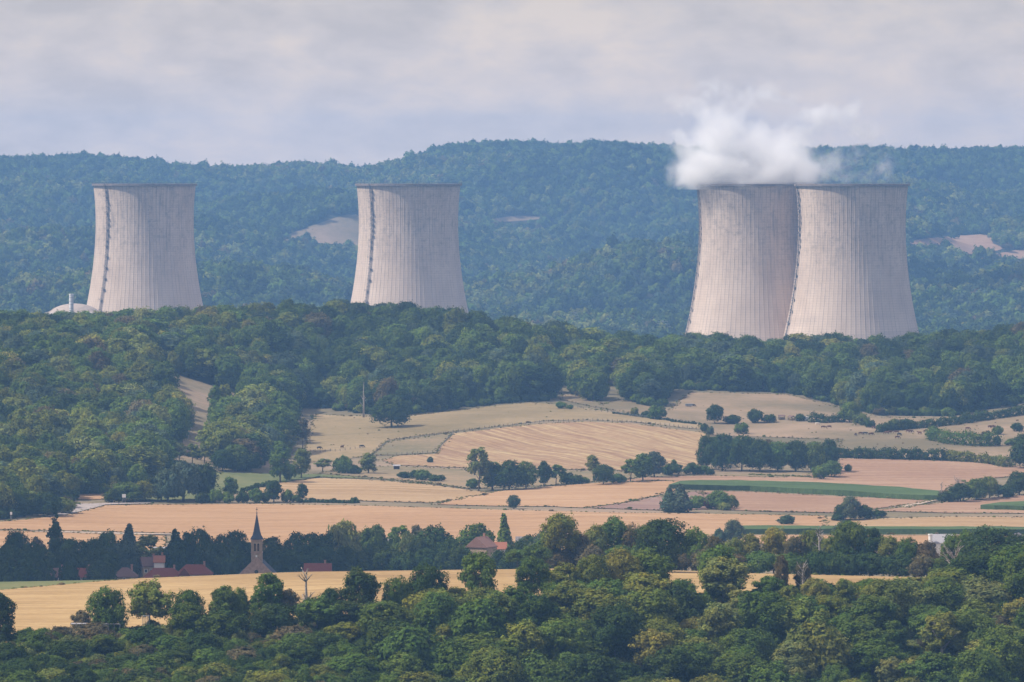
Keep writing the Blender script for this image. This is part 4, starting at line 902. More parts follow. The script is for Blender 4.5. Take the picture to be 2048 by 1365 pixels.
# trees right behind the golden field, on the right
RT = [(1120,1028,78,'near_loose','olive',1715),(1098,1062,50,'near_tall','green',1720),(1160,1066,50,'near','brownish',1722),(1190,1052,60,'near','olive',1728),(1225,1036,64,'near_tall','green',1735),(1255,1050,50,'near','brownish',1735),(1290,1052,54,'near','green',1735),(1180,1090,60,'near_bush','brownish',1712),(1240,1092,60,'near','green',1715),
 (1328,1040,104,'near','dark',1640),(1390,1058,56,'near','green',1710),(1430,1072,50,'near_loose','brownish',1705),(1468,1078,50,'near','olive',1702),(1505,1068,46,'near_loose','yellowish',1702),(1548,1056,54,'near_loose','yellowish',1705),(1590,1074,48,'near_loose','brownish',1700),(1625,1062,54,'near','olive',1702),(1660,1078,50,'near','olive',1698),
 (1702,1044,76,'near','green',1695),(1745,1058,44,'near_tall','dark',1690),(1780,1074,52,'near_loose','olive',1685),(1818,1078,50,'near','green',1680),(1855,1084,50,'near','brownish',1680),(1905,1070,52,'near_loose','green',1660),(1935,1062,44,'near_tall','green',1655),
 (1985,1056,110,'near','dark',1620),(2045,1072,80,'near','dark',1640),(1410,1100,60,'near_bush','brownish',1690),(1460,1108,60,'near_bush','brownish',1688),(1520,1104,64,'near_bush','green',1688),(1580,1108,60,'near_bush','green',1686),(1640,1104,66,'near_bush','dark',1684),(1690,1100,64,'near_bush','dark',1682),(1740,1108,64,'near_bush','dark',1680),(1800,1108,66,'near_bush','dark',1676),(1850,1112,60,'near_bush','brownish',1672),(1900,1112,64,'near','green',1668),(1950,1116,66,'near','green',1664),(2010,1110,66,'near','green',1660),
 (1130,1100,56,'near','brownish',1715),(1070,1092,60,'near_loose','green',1700),(1035,1100,54,'near_loose','green',1698),(1350,1100,56,'near_bush','brownish',1690),(1280,1092,54,'near_bush','green',1690)]
for x, t_, w, key, tone, D in RT: ptree(key, tone, 'rightstrip', x, 0, w, t_, D=D)

# ------------------------------------------------------------------ foreground wood
def fore_wood():
    def edge(px): return float(np.interp(px, [-400,0,150,300,600,900,1200,1500,1800,2100,2500], [1397,1398,1399,1402,1410,1422,1451,1481,1500,1500,1500]))
    def toprow(px): return float(np.interp(px, [0,140,250,420,600,760,900,1000,1200,1300,1390,1430,1470,1520,1600,1700,1800,1850,1900,1960,2048], [1264,1258,1218,1202,1194,1184,1180,1176,1160,1146,1140,1104,1110,1152,1158,1160,1158,1156,1138,1124,1096]))
    spec = [(215,1176,78,'near','green',1400),(300,1162,82,'near_loose','olive',1402),(160,1222,40,'near_loose','brownish',1401),(378,1182,56,'near','green',1404),(447,1174,52,'near_tall','green',1406),(480,1178,44,'near','green',1408),(535,1149,70,'near_tall','green',1408),(575,1180,50,'near_loose','brownish',1409),
       (660,1178,50,'near','dark',1412),(718,1136,78,'near_loose','dark',1414),(790,1156,54,'near','green',1417),(850,1132,80,'near','dark',1421),(915,1176,50,'near_loose','olive',1424),(955,1106,74,'near_loose','green',1426),(1062,1116,60,'near_loose','green',1438),(1125,1128,76,'near_loose','olive',1444),(1185,1112,80,'near','olive',1450),(0,1188,50,'near_tall','dark',1385),
       (1240,1100,84,'near','yellowish',1455),(1300,1098,84,'near_loose','green',1462),(1440,1092,88,'near','green',1470),(1562,1112,30,'near_loose','brownish',1480),(1604,1128,34,'near_loose','brownish',1482),(1960,1106,110,'near','dark',1500),(2030,1092,110,'near','green',1495),(1905,1134,70,'near','green',1498)]
    for x, t_, w, key, tone, D in spec: ptree(key, tone, 'forewood', x, 0, w, t_, D=D)
    rs = np.random.RandomState(31); cand = []
    pts = []
    for D in np.arange(1322, 1500, 1.0):
        for _ in range(5):
            px = rs.uniform(-40, 2090)
            if D > edge(px)-3: continue
            if D < 1322: continue
            r = float(rowof(D, hgt(px, D)))
            left = px < 760
            # the spacing grows to the right where the trees are bigger
            s = 6.6 if left else 8.6
            X = wx(px, D)
            if all((X-a)**2+((D-b)*1.0)**2 > ((s+s2)/2)**2 for a, b, s2 in pts):
                pts.append((X, D, s)); cand.append((px, D, r))
    k = 0
    for px, D, r in cand:
        if r-75 > 1372: continue
        left = px < 760; q = rs.rand(); low = left and r > 1290
        h = rs.uniform(5.5, 11.5) if left else rs.uniform(7, 15.5)
        if low: h = rs.uniform(3.6, 7)
        cap = toprow(px); hm = (r-cap)*D/F; h = max(3.0, min(h, hm))
        key = 'near_bush' if h < 6.4 or rs.rand() < .22 else ['near', 'near', 'near_tall', 'near_loose', 'near_loose'][rs.randint(5)]
        w = (h*rs.uniform(.72, 1.0) if key != 'near_bush' else h*rs.uniform(1.2, 1.6))
        w = min(w*1.12, 12)
        if left: tone = ['dark', 'green', 'green', 'olive', 'dark', 'dark', 'green', 'brownish'][rs.randint(8)]
        elif px < 1250: tone = ['dark', 'green', 'green', 'olive', 'olive', 'dark', 'green'][rs.randint(7)]
        else: tone = ['green', 'green', 'olive', 'olive', 'green', 'pale', 'dark', 'olive', 'green', 'yellowish'][rs.randint(10)]
        if key == 'near_tall': w = min(w, h*.62)
        tree(key, tone, 'forewood', px, D, w*1.08, h); k += 1
    print('foreground trees', k)
    X, Y, rs = lattice(-190, 190, 1300, 1502, 3.1, 55); px = X*F/Y+1024; ok = (px > -300) & (px < 2350) & (Y < np.array([edge(p) for p in px])-1.5); X, Y, px = X[ok], Y[ok], px[ok]; Z = hgt(px, Y); m = len(X)
    pb = [PROTO['near_bush'][k][0].copy() for k in range(3)]
    for p in pb: p.materials.clear(); p.materials.append(LEAFI)
    sz = rs.uniform(.42, .85, m)*np.where((px > 2110) | (px < -70), 2.0, 1.0); S = np.stack([sz, sz, sz*rs.uniform(.8, 1.2, m)], 1); ROT = np.zeros((m, 3)); ROT[:, 2] = rs.uniform(0, 6.28, m)
    mass('undergrowth', 'tangled scrub and creepers filling the foreground wood between its trees', 'undergrowth', np.stack([X, Y, Z-.3], 1), S, ROT, tones(X, Y, rs, 40, 2, [('dark', .3), ('green', .36), ('olive', .2), ('brownish', .1), ('pale', .04)]), rs.randint(0, 3, m), pb)
fore_wood()

# ------------------------------------------------------------------ dead trees
def dead(px, base, top, wpx, seed, label, D=None, dmin=1750., mat=DEADWOOD, n1=11, r0=None):
    if D is None: D = hit(px, base, dmin)
    g = ground(px, D); h = EYE-D*(top-HOR)/F-g.z; o = link('dead_tree', dead_mesh('dead_tree', h, wpx*D/F/2, r0 or h*.034, seed, mat, n1), None, g)
    tag(o, label, 'dead tree'); return o
dead(612, 0, 1138, 44, 1, 'bare grey dead tree sticking up from the foreground wood before the golden field', D=1409, n1=16)
dead(1912, 0, 1098, 70, 2, 'pale bare dead tree leaning out of the right-hand wood below the grey roofs', D=1560, n1=15)
dead(1640, 0, 1052, 30, 3, 'thin bare tree rising among the bushes right of the field gap', D=1690)
dead(1607, 0, 1128, 34, 13, 'thin grey bare tree standing before the right end of the field gap', D=1478, n1=14)
dead(1884, 0, 1236, 60, 14, 'bare grey-branched tree low in the right-hand foreground wood', D=1420, n1=14)
dead(1118, 0, 1240, 40, 15, 'small bare dead tree in the middle of the foreground wood', D=1400, n1=12)
dead(727, 836, 764, 14, 4, 'tall bare pale trunk left of the lone dark tree on the meadow', n1=7, r0=.55)
dead(1884, 1006, 964, 14, 5, 'leafless thin tree at the left end of the right-hand field row')
dead(1917, 1004, 955, 26, 6, 'leafless spreading tree in the row at the right-hand field corner')

# ------------------------------------------------------------------ hedges
def hedge(pts, hpx, tone, label, w=3.0, seed=1, dmin=1900., ends=True):
    P = [];  
    for (x0, y0), (x1, y1) in zip(pts, pts[1:]):
        n = max(2, int(abs(x1-x0)/6))
        for k in range(n):
            t = k/n; P.append((x0+(x1-x0)*t, y0+(y1-y0)*t))
    P.append(pts[-1]); rn = random.Random(seed); C, Rr = [], []
    W = [(x, hit(x, y, dmin)) for x, y in P]; g0 = ground(*W[0])
    for (x, D) in W:
        hh = hpx*D/F*rn.uniform(.72, 1.15); g = ground(x, D)-g0
        for q in range(2):
            r = hh*rn.uniform(.42, .58); C.append((g.x+rn.uniform(-.8, .8), g.y+rn.uniform(-w/2, w/2), g.z+r*.72+ (hh-r*1.75)*max(0, q-.2))); Rr.append(r)
    me = leaf_mesh('hedge', [leaves(C, Rr, len(C)*150, .75, seed, lobe_var=.12, cb=0)], LEAF); o = link('hedge', me, None, g0); o.color = jit(TONE[tone], .05); tag(o, label, 'hedge', 'hedges of the pastures')
hedge([(1630,846),(1650,847),(1684,845)], 17, 'dark', 'short clipped hedge in the pasture, left of the leafy bush group', seed=2)
hedge([(1762,866),(1800,861),(1850,857),(1890,853),(1930,848),(1990,839),(2048,831),(2200,820)], 19, 'dark', 'long hedge at the foot of the right-hand wood above the cattle', seed=3)
hedge([(1862,881),(1900,888),(1950,893),(1985,893)], 27, 'green', 'broad tall hedge block right of the grazing cattle', w=7, seed=4)
hedge([(1680,917),(1740,919),(1800,920),(1860,921),(1900,922)], 21, 'dark', 'long dark hedge between the cattle pasture and the pink stubble', seed=5)
hedge([(1900,922),(1950,926),(1980,930),(2016,936)], 20, 'olive', 'paler hedge continuing to the right past the pink stubble corner', seed=6)
hedge([(1345,845),(1372,848),(1400,851)], 5, 'dark', 'low thin hedge on the slope behind the ploughed dome', w=1.5, seed=7)
hedge([(1230,829),(1262,833),(1300,838),(1345,844)], 5, 'dark', 'low scrubby hedge below the big round trees on the slope', w=1.5, seed=8)
hedge([(486,985),(510,980),(540,972)], 9, 'dark', 'low hedge curving between green meadow and straw stubble', w=2, seed=9)
hedge([(600,1006),(660,1007),(712,1008)], 6, 'dark', 'low strip of scrub along the path behind the wide stubble', w=2, seed=10)
hedge([(1500,952),(1580,955),(1640,958)], 3, 'olive', 'thin rough hedge below the dark copse', w=1.2, seed=12)

# ------------------------------------------------------------------ fences
def fence(pts, label, step=9, dmin=1900.):
    P = []
    for (x0, y0), (x1, y1) in zip(pts, pts[1:]):
        n = max(1, int(math.hypot(x1-x0, y1-y0)/step)); P += [(x0+(x1-x0)*k/n, y0+(y1-y0)*k/n) for k in range(n)]
    P.append(pts[-1]); G_ = [ground(x, hit(x, y, dmin)) for x, y in P]; root = link('fence', None, None, G_[0]); tag(root, label, 'fence', 'post fences of the meadows')
    mb = MB(); mb.tube([(0, 0, -.3), (0, 0, .7), (0, 0, 1.45)], [.13, .12, .10], 6); pm = mb.mesh('post', PWOOD)
    for g in G_: link('post', pm, root, g-G_[0])
    mw = MB()
    for z in (.5, .9, 1.3): mw.tube([g-G_[0]+Vector((0, 0, z)) for g in G_], [.02]*len(G_), 3)
    mw.build('wire', GREYST, root)
PWOOD = simple('post_wood', (.13, .11, .095), .3, 4)
fence([(906,866),(950,860),(998,855),(1088,846),(1176,842),(1264,846),(1330,852),(1366,857),(1402,861)], 'post fence along the top of the ploughed dome field')
fence([(746,911),(778,884),(840,876),(906,867)], 'post fence along the upper side of the grey-green triangle field')
fence([(793,912),(835,909),(875,906),(890,886),(906,868)], 'post fence between the grey-green triangle field and ploughed dome')
fence([(1142,815),(1180,822),(1250,832),(1330,842),(1400,850)], 'post fence crossing the slope above the ploughed dome, right of its crest', 11)
fence([(1428,868),(1440,872),(1452,877),(1475,878)], 'short post fence by the small bushes left of the pasture', 6)
fence([(600,905),(640,906),(680,904),(720,898)], 'short post fence across the lower part of the dry meadow', 9)

# ------------------------------------------------------------------ village
def roofmat(name, c): 
    m, nt, out, N = newmat(name); t = N('ShaderNodeTexCoord')
    b = N('ShaderNodeTexBrick', {0: t.outputs['Object'], 'Scale': 2.2, 'Color1': (*c, 1), 'Color2': (*[x*.72 for x in c], 1), 'Mortar': (*[x*.4 for x in c], 1), 'Mortar Size': .03})
    n = N('ShaderNodeTexNoise', {0: t.outputs['Object'], 'Scale': .6, 'Detail': 4.0})
    cc = mixc(N, n.outputs[0], b.outputs[0], tuple(x*.6 for x in c)); pbsdf(nt, out, N, cc, .85, b.outputs[1], .3, .05); return m
ROOF = {'red': roofmat('red_roof_tiles', (.24, .065, .045)), 'orange': roofmat('orange_roof_tiles', (.42, .165, .10)), 'faded': roofmat('faded_orange_tiles', (.34, .19, .15)), 'mauve': roofmat('faded_roof_tiles', (.20, .12, .11)), 'grey': roofmat('grey_roof', (.27, .25, .26)), 'slate': roofmat('blue_slate', (.085, .10, .14)), 'palegrey': roofmat('pale_metal_roof', (.46, .45, .48))}
WALL = {'cream': simple('cream_render', (.60, .50, .38), .1, .6, .9), 'white': simple('white_render', (.75, .72, .68), .06, .6, .9), 'stone': simple('pink_sandstone', (.40, .27, .20), .22, .9, .9), 'tan': simple('tan_stone', (.36, .27, .19), .2, .9, .9)}
PANE = simple('window_glass', (.04, .05, .06), .1, 1, .15, 0, .5); DOORM = simple('brown_door', (.16, .09, .05), .2, 2, .6); BRICK = simple('chimney_brick', (.34, .18, .13), .2, 3, .9)
def house(px, D, top, wm, dm, rh, roof, wall, label, rot=0.0, hip=False, chim=True, name='house', nw=3, base=None):
    g = ground(px, D); h = EYE-D*(top-HOR)/F-g.z; wh = h-rh
    root = link(name, None, None, g); root.rotation_euler.z = rot; tag(root, label, name.replace('_', ' '), 'village houses')
    x, y = wm/2, dm/2; mb = MB(); vs = [(-x,-y,-1),(x,-y,-1),(x,y,-1),(-x,y,-1),(-x,-y,wh),(x,-y,wh),(x,y,wh),(-x,y,wh)]; fs = [(0,1,5,4),(1,2,6,5),(2,3,7,6),(3,0,4,7),(4,5,6,7)]
    if not hip: vs += [(-x,0,h-.15),(x,0,h-.15)]; fs += [(4,8,7),(5,6,9)]
    mb.add(vs, fs); mb.build('wall', WALL[wall], root)
    o_ = .35; ex = 0 if not hip else dm*.45; t = .18; mb = MB()
    rx = x+o_-ex
    A = [(-x-o_,-y-o_,wh-.12),(x+o_,-y-o_,wh-.12),(x+o_,y+o_,wh-.12),(-x-o_,y+o_,wh-.12),(-rx,0,h),(rx,0,h)]
    B = [(a,b,c+t) for a,b,c in A]; fs = [(6,7,11,10),(8,9,10,11),(0,1,7,6),(2,3,9,8),(1,2,8,7),(3,0,6,9),(0,4,5,1),(2,5,4,3)]
    if hip: fs += [(7,8,11),(9,6,10),(1,5,2),(3,4,0)]
    else: fs += [(7,8,11),(9,6,10)]
    mb.add(A+B, fs); rf = mb.build('roof', ROOF[roof], root)
    if chim:
        mb = MB(); cx = wm*.28; mb.box(cx-.35, cx+.35, -.3, .4, h-1.0, h+1.1); mb.box(cx-.42, cx+.42, -.37, .47, h+1.1, h+1.25); mb.build('chimney', BRICK, rf)
    for i in range(nw):
        wxm = -x+wm*(i+.5)/nw
        if i == nw//2: 
            m2 = MB(); m2.box(wxm-.5, wxm+.5, -y-.06, -y+.02, 0, 2.1); m2.build('door', DOORM, root)
        for zz in ([1.0] if wh < 4.2 else [1.0, 3.7]):
            if i == nw//2 and zz < 3: continue
            m2 = MB(); m2.box(wxm-.6, wxm+.6, -y-.05, -y+.02, zz, zz+1.4); wn_ = m2.build('window', WALL['white'], root); m3 = MB(); m3.box(wxm-.45, wxm+.45, -y-.08, -y-.052, zz+.15, zz+1.25); m3.build('pane', PANE, wn_)
    return root
house(388, 2020, 1131, 12.5, 8, 3.2, 'red', 'cream', 'house with dark red hipped roof left of the church', hip=True)
house(368, 2008, 1138, 3.6, 3.5, 2.4, 'red', 'cream', 'small annex with cream gable between the two red roofs', rot=R(90), chim=False, nw=1)
house(326, 2015, 1138, 13.5, 8, 3.0, 'red', 'stone', 'house with long low red roof, second left of the church', hip=True, nw=4)
house(249, 2015, 1137, 8.5, 8, 3.0, 'mauve', 'tan', 'house with brownish faded roof beneath the pale round tree', hip=True)
house(168, 2020, 1138, 5.5, 7, 3.0, 'red', 'stone', 'small red-roofed house among dark trees right of the poplar')
house(114, 2020, 1138, 6, 7, 3.0, 'mauve', 'stone', 'small mauve-roofed house just beneath the tall poplar')
house(318, 2055, 1113, 3.6, 6, 2.2, 'orange', 'white', 'house with bright orange roof above the long red roof', rot=0, nw=1)
house(297, 2058, 1116, 6.0, 7, 3.0, 'mauve', 'tan', 'house with dark purplish roof beside the bright orange one', rot=.3)
house(320, 2200, 1096, 5, 6, 2.0, 'palegrey', 'white', 'small grey-roofed house behind the bright orange roof', chim=False, nw=1)
house(221, 2170, 1087, 5.5, 9, 2.6, 'grey', 'white', 'grey-roofed house with white gable behind dark village trees', rot=R(70), nw=2)
house(635, 2010, 1128.5, 9.2, 7, 2.6, 'red', 'stone', 'long low red roof right of the church, just over the field crest', nw=3)
house(774, 2230, 1078, 8.4, 9, 2.4, 'grey', 'white', 'long grey-roofed barn behind the pale willow', chim=False)
house(828, 2260, 1070, 4.4, 6, 2.2, 'grey', 'white', 'little grey house with white gable end behind the weeping tree', chim=False, nw=1)
house(814, 2150, 1091, 5.4, 6, 2.0, 'grey', 'tan', 'low grey roof in front of the long grey barn', chim=False, nw=2)
house(713, 2150, 1086, 3.0, 5, 2.0, 'orange', 'white', 'tiny orange roof below the pale willow', chim=False, nw=1)
house(963, 2100, 1075, 8.0, 8.5, 3.6, 'faded', 'tan', 'tan gabled house with faded pinkish roof right of the large dark tree', rot=R(62))
house(999, 2130, 1086, 5, 6, 2.4, 'orange', 'white', 'small white-gabled orange-roofed house beside the tan gabled house', nw=2, chim=False)
house(1042, 2180, 1075, 3.6, 6, 2.0, 'grey', 'white', 'small white-walled house right of the conical tree', nw=1, chim=False)
house(1884, 2190, 1070, 8.6, 9, 3.2, 'palegrey', 'white', 'pale grey-blue metal-roofed building behind the right-hand trees', chim=False)
house(1938, 2180, 1066, 7, 9, 3.4, 'grey', 'white', 'dark gabled house right of the pale metal-roofed building', rot=R(68), chim=False)
house(2034, 2180, 1068, 7, 9, 3.0, 'grey', 'white', 'grey gabled roof at the right edge behind the big dark tree', rot=R(70), chim=False)
def chimney_stack():
    D = 2185; g = ground(1862, D); h = EYE-D*(1069-HOR)/F-g.z; mb = MB(); mb.lathe([(.85, 0), (.75, h-.6), (.95, h-.5), (.95, h), (.6, h), (.6, h-1)], 20, cap=False); o = mb.build('silo', WHITEP, None, g); tag(o, 'slim white silo at the left end of the pale metal roof', 'silo')
chimney_stack()

def church():
    D = 2010; g = ground(512, D); root = link('church', None, None, g); tag(root, 'village church with slate spire and pinkish gable at the field edge', 'church')
    zt = lambda row: EYE-D*(row-HOR)/F-g.z
    t = zt(1081); sp = zt(1029); gz = zt(1115); hw = 1.95; yb = 4.0
    mb = MB(); mb.box(-hw, hw, yb-hw, yb+hw, -1, t); mb.build('tower_wall', WALL['tan'], root)
    for z in (t-.35, zt(1108)):
        m2 = MB(); m2.box(-hw-.15, hw+.15, yb-hw-.15, yb+hw+.15, z, z+.3); m2.build('cornice', WALL['stone'], root)
    for s in (-1, 1):
        m2 = MB(); x = s*.6; zc = zt(1104); zh = zt(1091)
        m2.box(x-.36, x+.36, yb-hw-.04, yb-hw+.02, zc, zh); n = 8
        m2.add([(x+.36*math.cos(math.pi*k/n), yb-hw-.04, zh+.36*math.sin(math.pi*k/n)) for k in range(n+1)], [tuple(range(n+1))]); w_ = m2.build('window', PANE, root)
        m3 = MB()
        for k in range(9): zz = zc+.2+k*(zh-zc-.3)/9; m3.box(x-.33, x+.33, yb-hw-.10, yb-hw-.045, zz, zz+.09)
        m3.build('louvre', DOORM, w_)
    for s in (-1, 1):   # side belfry openings
        m2 = MB(); m2.box(s*hw-.03, s*hw+.03, yb-.6, yb+.6, zt(1104), zt(1090)); m2.build('window', PANE, root)
    mb = MB(); ring = lambda r, z, n=8, sq=0.0: [(r*math.cos(2*math.pi*(k+.5)/n), yb+r*math.sin(2*math.pi*(k+.5)/n), z) for k in range(n)]
    sq = [(-hw-.35, yb-hw-.35), (hw+.35, yb-hw-.35), (hw+.35, yb+hw+.35), (-hw-.35, yb+hw+.35)]
    # flared square foot turning into an eight-sided needle
    def oct_(r, z, k): # k: 1 square .. 0 octagon
        out_ = []
        for i in range(8):
            a = math.pi*(i+.5)/4; c, s_ = math.cos(a), math.sin(a); m_ = max(abs(c), abs(s_)); q = k/m_+(1-k); out_.append((r*c*q, yb+r*s_*q, z))
        return out_
    prof = [(hw+.4, t, 1), (hw+.35, t+.15, 1), (hw*.80, t+1.5, .7), (hw*.62, t+3.0, .1), (.06, sp, 0)]
    vs = [v for r, z, k in prof for v in oct_(r, z, k)]; fs = [(i*8+k, i*8+(k+1)%8, (i+1)*8+(k+1)%8, (i+1)*8+k) for i in range(len(prof)-1) for k in range(8)]+[tuple(range(7, -1, -1))]
    mb.add(vs, fs); spire = mb.build('spire', ROOF['slate'], root)
    mb = MB(); mb.lathe([(.01, sp-.2), (.24, sp+.0), (.24, sp+.2), (.01, sp+.4)], 10, 0, yb); top = zt(1017); mb.box(-.07, .07, yb-.07, yb+.07, sp, top); mb.box(-.42, .42, yb-.06, yb+.06, top-.85, top-.68); mb.build('cross', DARKST, spire)
    # nave: gable wall towards us, roof behind
    nw_, gy, ln = 6.3, 0.0, 18; ez = gz-nw_
    mb = MB(); mb.add([(-nw_, gy, -1), (nw_, gy, -1), (nw_, gy, ez), (0, gy, gz), (-nw_, gy, ez), (-nw_, gy+.8, -1), (nw_, gy+.8, -1), (nw_, gy+.8, ez), (0, gy+.8, gz), (-nw_, gy+.8, ez)],
      [(0,1,2,3,4), (9,8,7,6,5), (2,7,8,3), (3,8,9,4), (1,6,7,2), (0,4,9,5)]); mb.build('gable_wall', WALL['stone'], root)
    mb = MB(); mb.box(-nw_+.3, nw_-.3, gy+.8, gy+ln, -1, ez-.2); mb.build('nave_wall', WALL['stone'], root)
    mb = MB(); a = -.25; mb.add([(-nw_-.3, gy+.82, ez-.5), (0, gy+.82, gz-.3), (nw_+.3, gy+.82, ez-.5), (-nw_-.3, gy+ln, ez-.5), (0, gy+ln, gz-.3), (nw_+.3, gy+ln, ez-.5)], [(0,1,4,3), (1,2,5,4), (0,2,1), (3,4,5), (0,3,5,2)]); mb.build('roof', ROOF['slate'], root)
    m2 = MB(); m2.box(-1, 1, gy-.05, gy+.02, 0, 3); m2.build('door', DOORM, root)
    m2 = MB(); m2.lathe([(.7, 0), (.7, .1)], 16); o = m2.build('rose_window', PANE, root); o.rotation_euler = (R(90), 0, 0); o.location = (0, gy, ez+1.0)
    m2 = MB(); m2.box(-.28, .28, gy-.15, gy+.5, gz-.1, gz+.55); m2.build('gable_stone', WALL['white'], root)
church()

# ------------------------------------------------------------------ cattle (one skinned body each, two poses)
def cow_mesh(name, graze, seed, mat):
    j = {'hip': (-.75, 0, 1.20), 'belly': (-.1, 0, 1.06), 'sh': (.62, 0, 1.16), 'wit': (.85, 0, 1.28)}
    V = [(-.78,0,1.22),(-.35,0,1.13),(.15,0,1.08),(.62,0,1.15),(.92,0,1.18)]; E = [(0,1),(1,2),(2,3),(3,4)]; Rd = [(.30,.34),(.36,.42),(.38,.44),(.33,.40),(.2,.26)]
    if graze: V += [(1.2,0,.95),(1.42,0,.62),(1.52,0,.32),(1.66,0,.10)]
    else: V += [(1.15,0,1.36),(1.36,0,1.52),(1.55,0,1.50),(1.86,0,1.30)]
    E += [(4,5),(5,6),(6,7),(7,8)]; Rd += [(.17,.2),(.14,.16),(.15,.14),(.08,.08)]
    for sx, root_, kx in ((-1, 0, -.12), (1, 0, -.12)):
        b = len(V); V += [(-.80,.22*sx,.86),(-.72,.23*sx,.60),(-.90,.23*sx,.42),(-.84,.23*sx,.04)]; E += [(0,b),(b,b+1),(b+1,b+2),(b+2,b+3)]; Rd += [(.17,.2),(.09,.1),(.065,.07),(.06,.06)]
    for sx in (-1, 1):
        b = len(V); V += [(.66,.2*sx,.80),(.68,.21*sx,.44),(.66,.21*sx,.04)]; E += [(3,b),(b,b+1),(b+1,b+2)]; Rd += [(.13,.15),(.07,.07),(.055,.055)]
    b = len(V); V += [(-1.05,0,1.30),(-1.12,0,.85),(-1.1,0,.5)]; E += [(0,b),(b,b+1),(b+1,b+2)]; Rd += [(.05,.05),(.03,.03),(.05,.05)]
    for sx in (-1, 1):  # ears
        h_ = Vector(V[7]); b = len(V); V += [tuple(h_+Vector((-.05, .22*sx, .08)))]; E += [(7, b)]; Rd += [(.04,.04)]
    me = bpy.data.meshes.new('tmp'); me.from_pydata(V, E, []); o = bpy.data.objects.new('tmp', me); COL.objects.link(o)
    sk_ = o.modifiers.new('s', 'SKIN'); sd = o.modifiers.new('d', 'SUBSURF'); sd.levels = 1
    for i, r in enumerate(Rd): me.skin_vertices[0].data[i].radius = r
    me.skin_vertices[0].data[0].use_root = True
    dg = bpy.context.evaluated_depsgraph_get(); me2 = bpy.data.meshes.new_from_object(o.evaluated_get(dg)); bpy.data.objects.remove(o); me2.name = name; me2.materials.clear(); me2.materials.append(mat); return me2
BROWN = simple('brown_hide', (.10, .045, .025), .25, 3, .8); CREAM = simple('cream_hide', (.62, .54, .44), .1, 3, .8); BLACK = simple('dark_hide', (.025, .02, .02), .3, 3, .7)
CM = {(g, c): cow_mesh('cow', g, 1, m) for g in (0, 1) for c, m in (('b', BROWN), ('k', BLACK))}; CM[(1, 'w')] = cow_mesh('cow', 1, 1, CREAM)
CW = [(1712,873,'b',1,1.2,'brown cow seen end-on, farthest left of the row of three by the dark one'),(1722,871,'b',1,.2,'brown cow just left of the near-black cow'),(1731,871,'k',1,0,'near-black cow grazing side-on in the left half of the herd'),(1743,872,'b',1,.4,'brown cow just right of the near-black cow'),
 (1774,869.5,'b',1,2.8,'brown cow, left one of a close pair in mid-herd'),(1780,869,'b',0,.2,'brown cow, right one of a close pair in mid-herd'),(1794,868.5,'b',1,3.1,'brown cow above the two stragglers in mid-herd'),(1799,873,'k',1,.6,'dark cow close below a brown one in mid-herd'),(1795,879,'b',1,.1,'lowest brown cow of the herd, apart below the others'),
 (1817,866.8,'b',1,0,'brown cow of the side-on pair right of mid-herd, left one'),(1822,867,'b',1,.1,'brown cow of the side-on pair right of mid-herd, right one'),(1840,870,'b',0,2.4,'brown cow with raised head near the tall hedge block'),(1852,867,'b',1,.2,'brown cow at the left end of the tall hedge block'),
 (1981,858,'b',0,0,'brown cow, left of two behind the tall hedge block'),(1988,858,'b',1,3.1,'brown cow, right of two behind the tall hedge block'),(1936,861,'b',1,0,'brown cow half hidden behind the middle of the tall hedge block'),
 (1635,852,'w',1,.1,'single cream-white cow at the left of the pasture'),(1647,858,'b',1,0,'small brown cow right below the cream-white one'),(1659,858,'b',1,3,'second small brown cow right of the cream-white one'),(1748,859,'b',1,.5,'brown cow below the bush group, left of a pair'),(1755,859,'b',1,2.9,'brown cow below the bush group, right of a pair'),
 (723,897.5,'k',1,.2,'dark cow on the dry meadow by the short fence'),(684,898,'b',0,1.0,'cow near the left end of the dry meadow fence'),(638,900,'k',1,.3,'dark cow in the shade at the left of the dry meadow'),(1386,815,'k',1,0,'dark cow beside the trailer on the upper pasture')]
for x, y, c, g, rz, lab in CW:
    o = link('cow', CM[(g, c)], None, ground(x, hit(x, y, 2500.))); o.rotation_euler.z = rz; o.scale = (1.15,)*3; tag(o, lab, 'cow', 'cattle on the pastures')

# ------------------------------------------------------------------ farm and roadside things
def place(name, px, row, dmin=1900., D=None):
    D = D or hit(px, row, dmin); return link(name, None, None, ground(px, D))
def trailer(px, row, label, body, rz=0.0, L_=4.2, H_=1.7):
    root = place('livestock_trailer', px, row); root.rotation_euler.z = rz; tag(root, label, 'trailer')
    mb = MB(); mb.box(-L_/2, L_/2, -1, 1, .6, .6+H_); mb.box(-L_/2-.1, L_/2+.1, -1.06, 1.06, .6+H_, .72+H_); mb.build('body', body, root)
    for x in (-.6, .6):
        for s in (-1, 1):
            m2 = MB(); m2.lathe([(.2, -.1), (.38, -.1), (.38, .1), (.2, .1), (.2, -.1)], 16, cap=False); w = m2.build('wheel', DARKST, root, (x, s*1.12, .38)); w.rotation_euler.x = R(90)
    m2 = MB(); m2.tube([(L_/2, 0, .7), (L_/2+1.3, 0, .6)], [.07, .07], 6); m2.build('drawbar', DARKST, root)
trailer(1611, 843.5, 'pale blue-white livestock trailer beside the small bush in the pasture', simple('trailer_white', (.6,.64,.7), .05, 1, .5), L_=5.0)
trailer(1378, 814.5, 'small dark trailer on the upper pasture below the wood', simple('trailer_grey', (.25,.28,.32), .1, 1, .5), L_=4.0, H_=1.0)
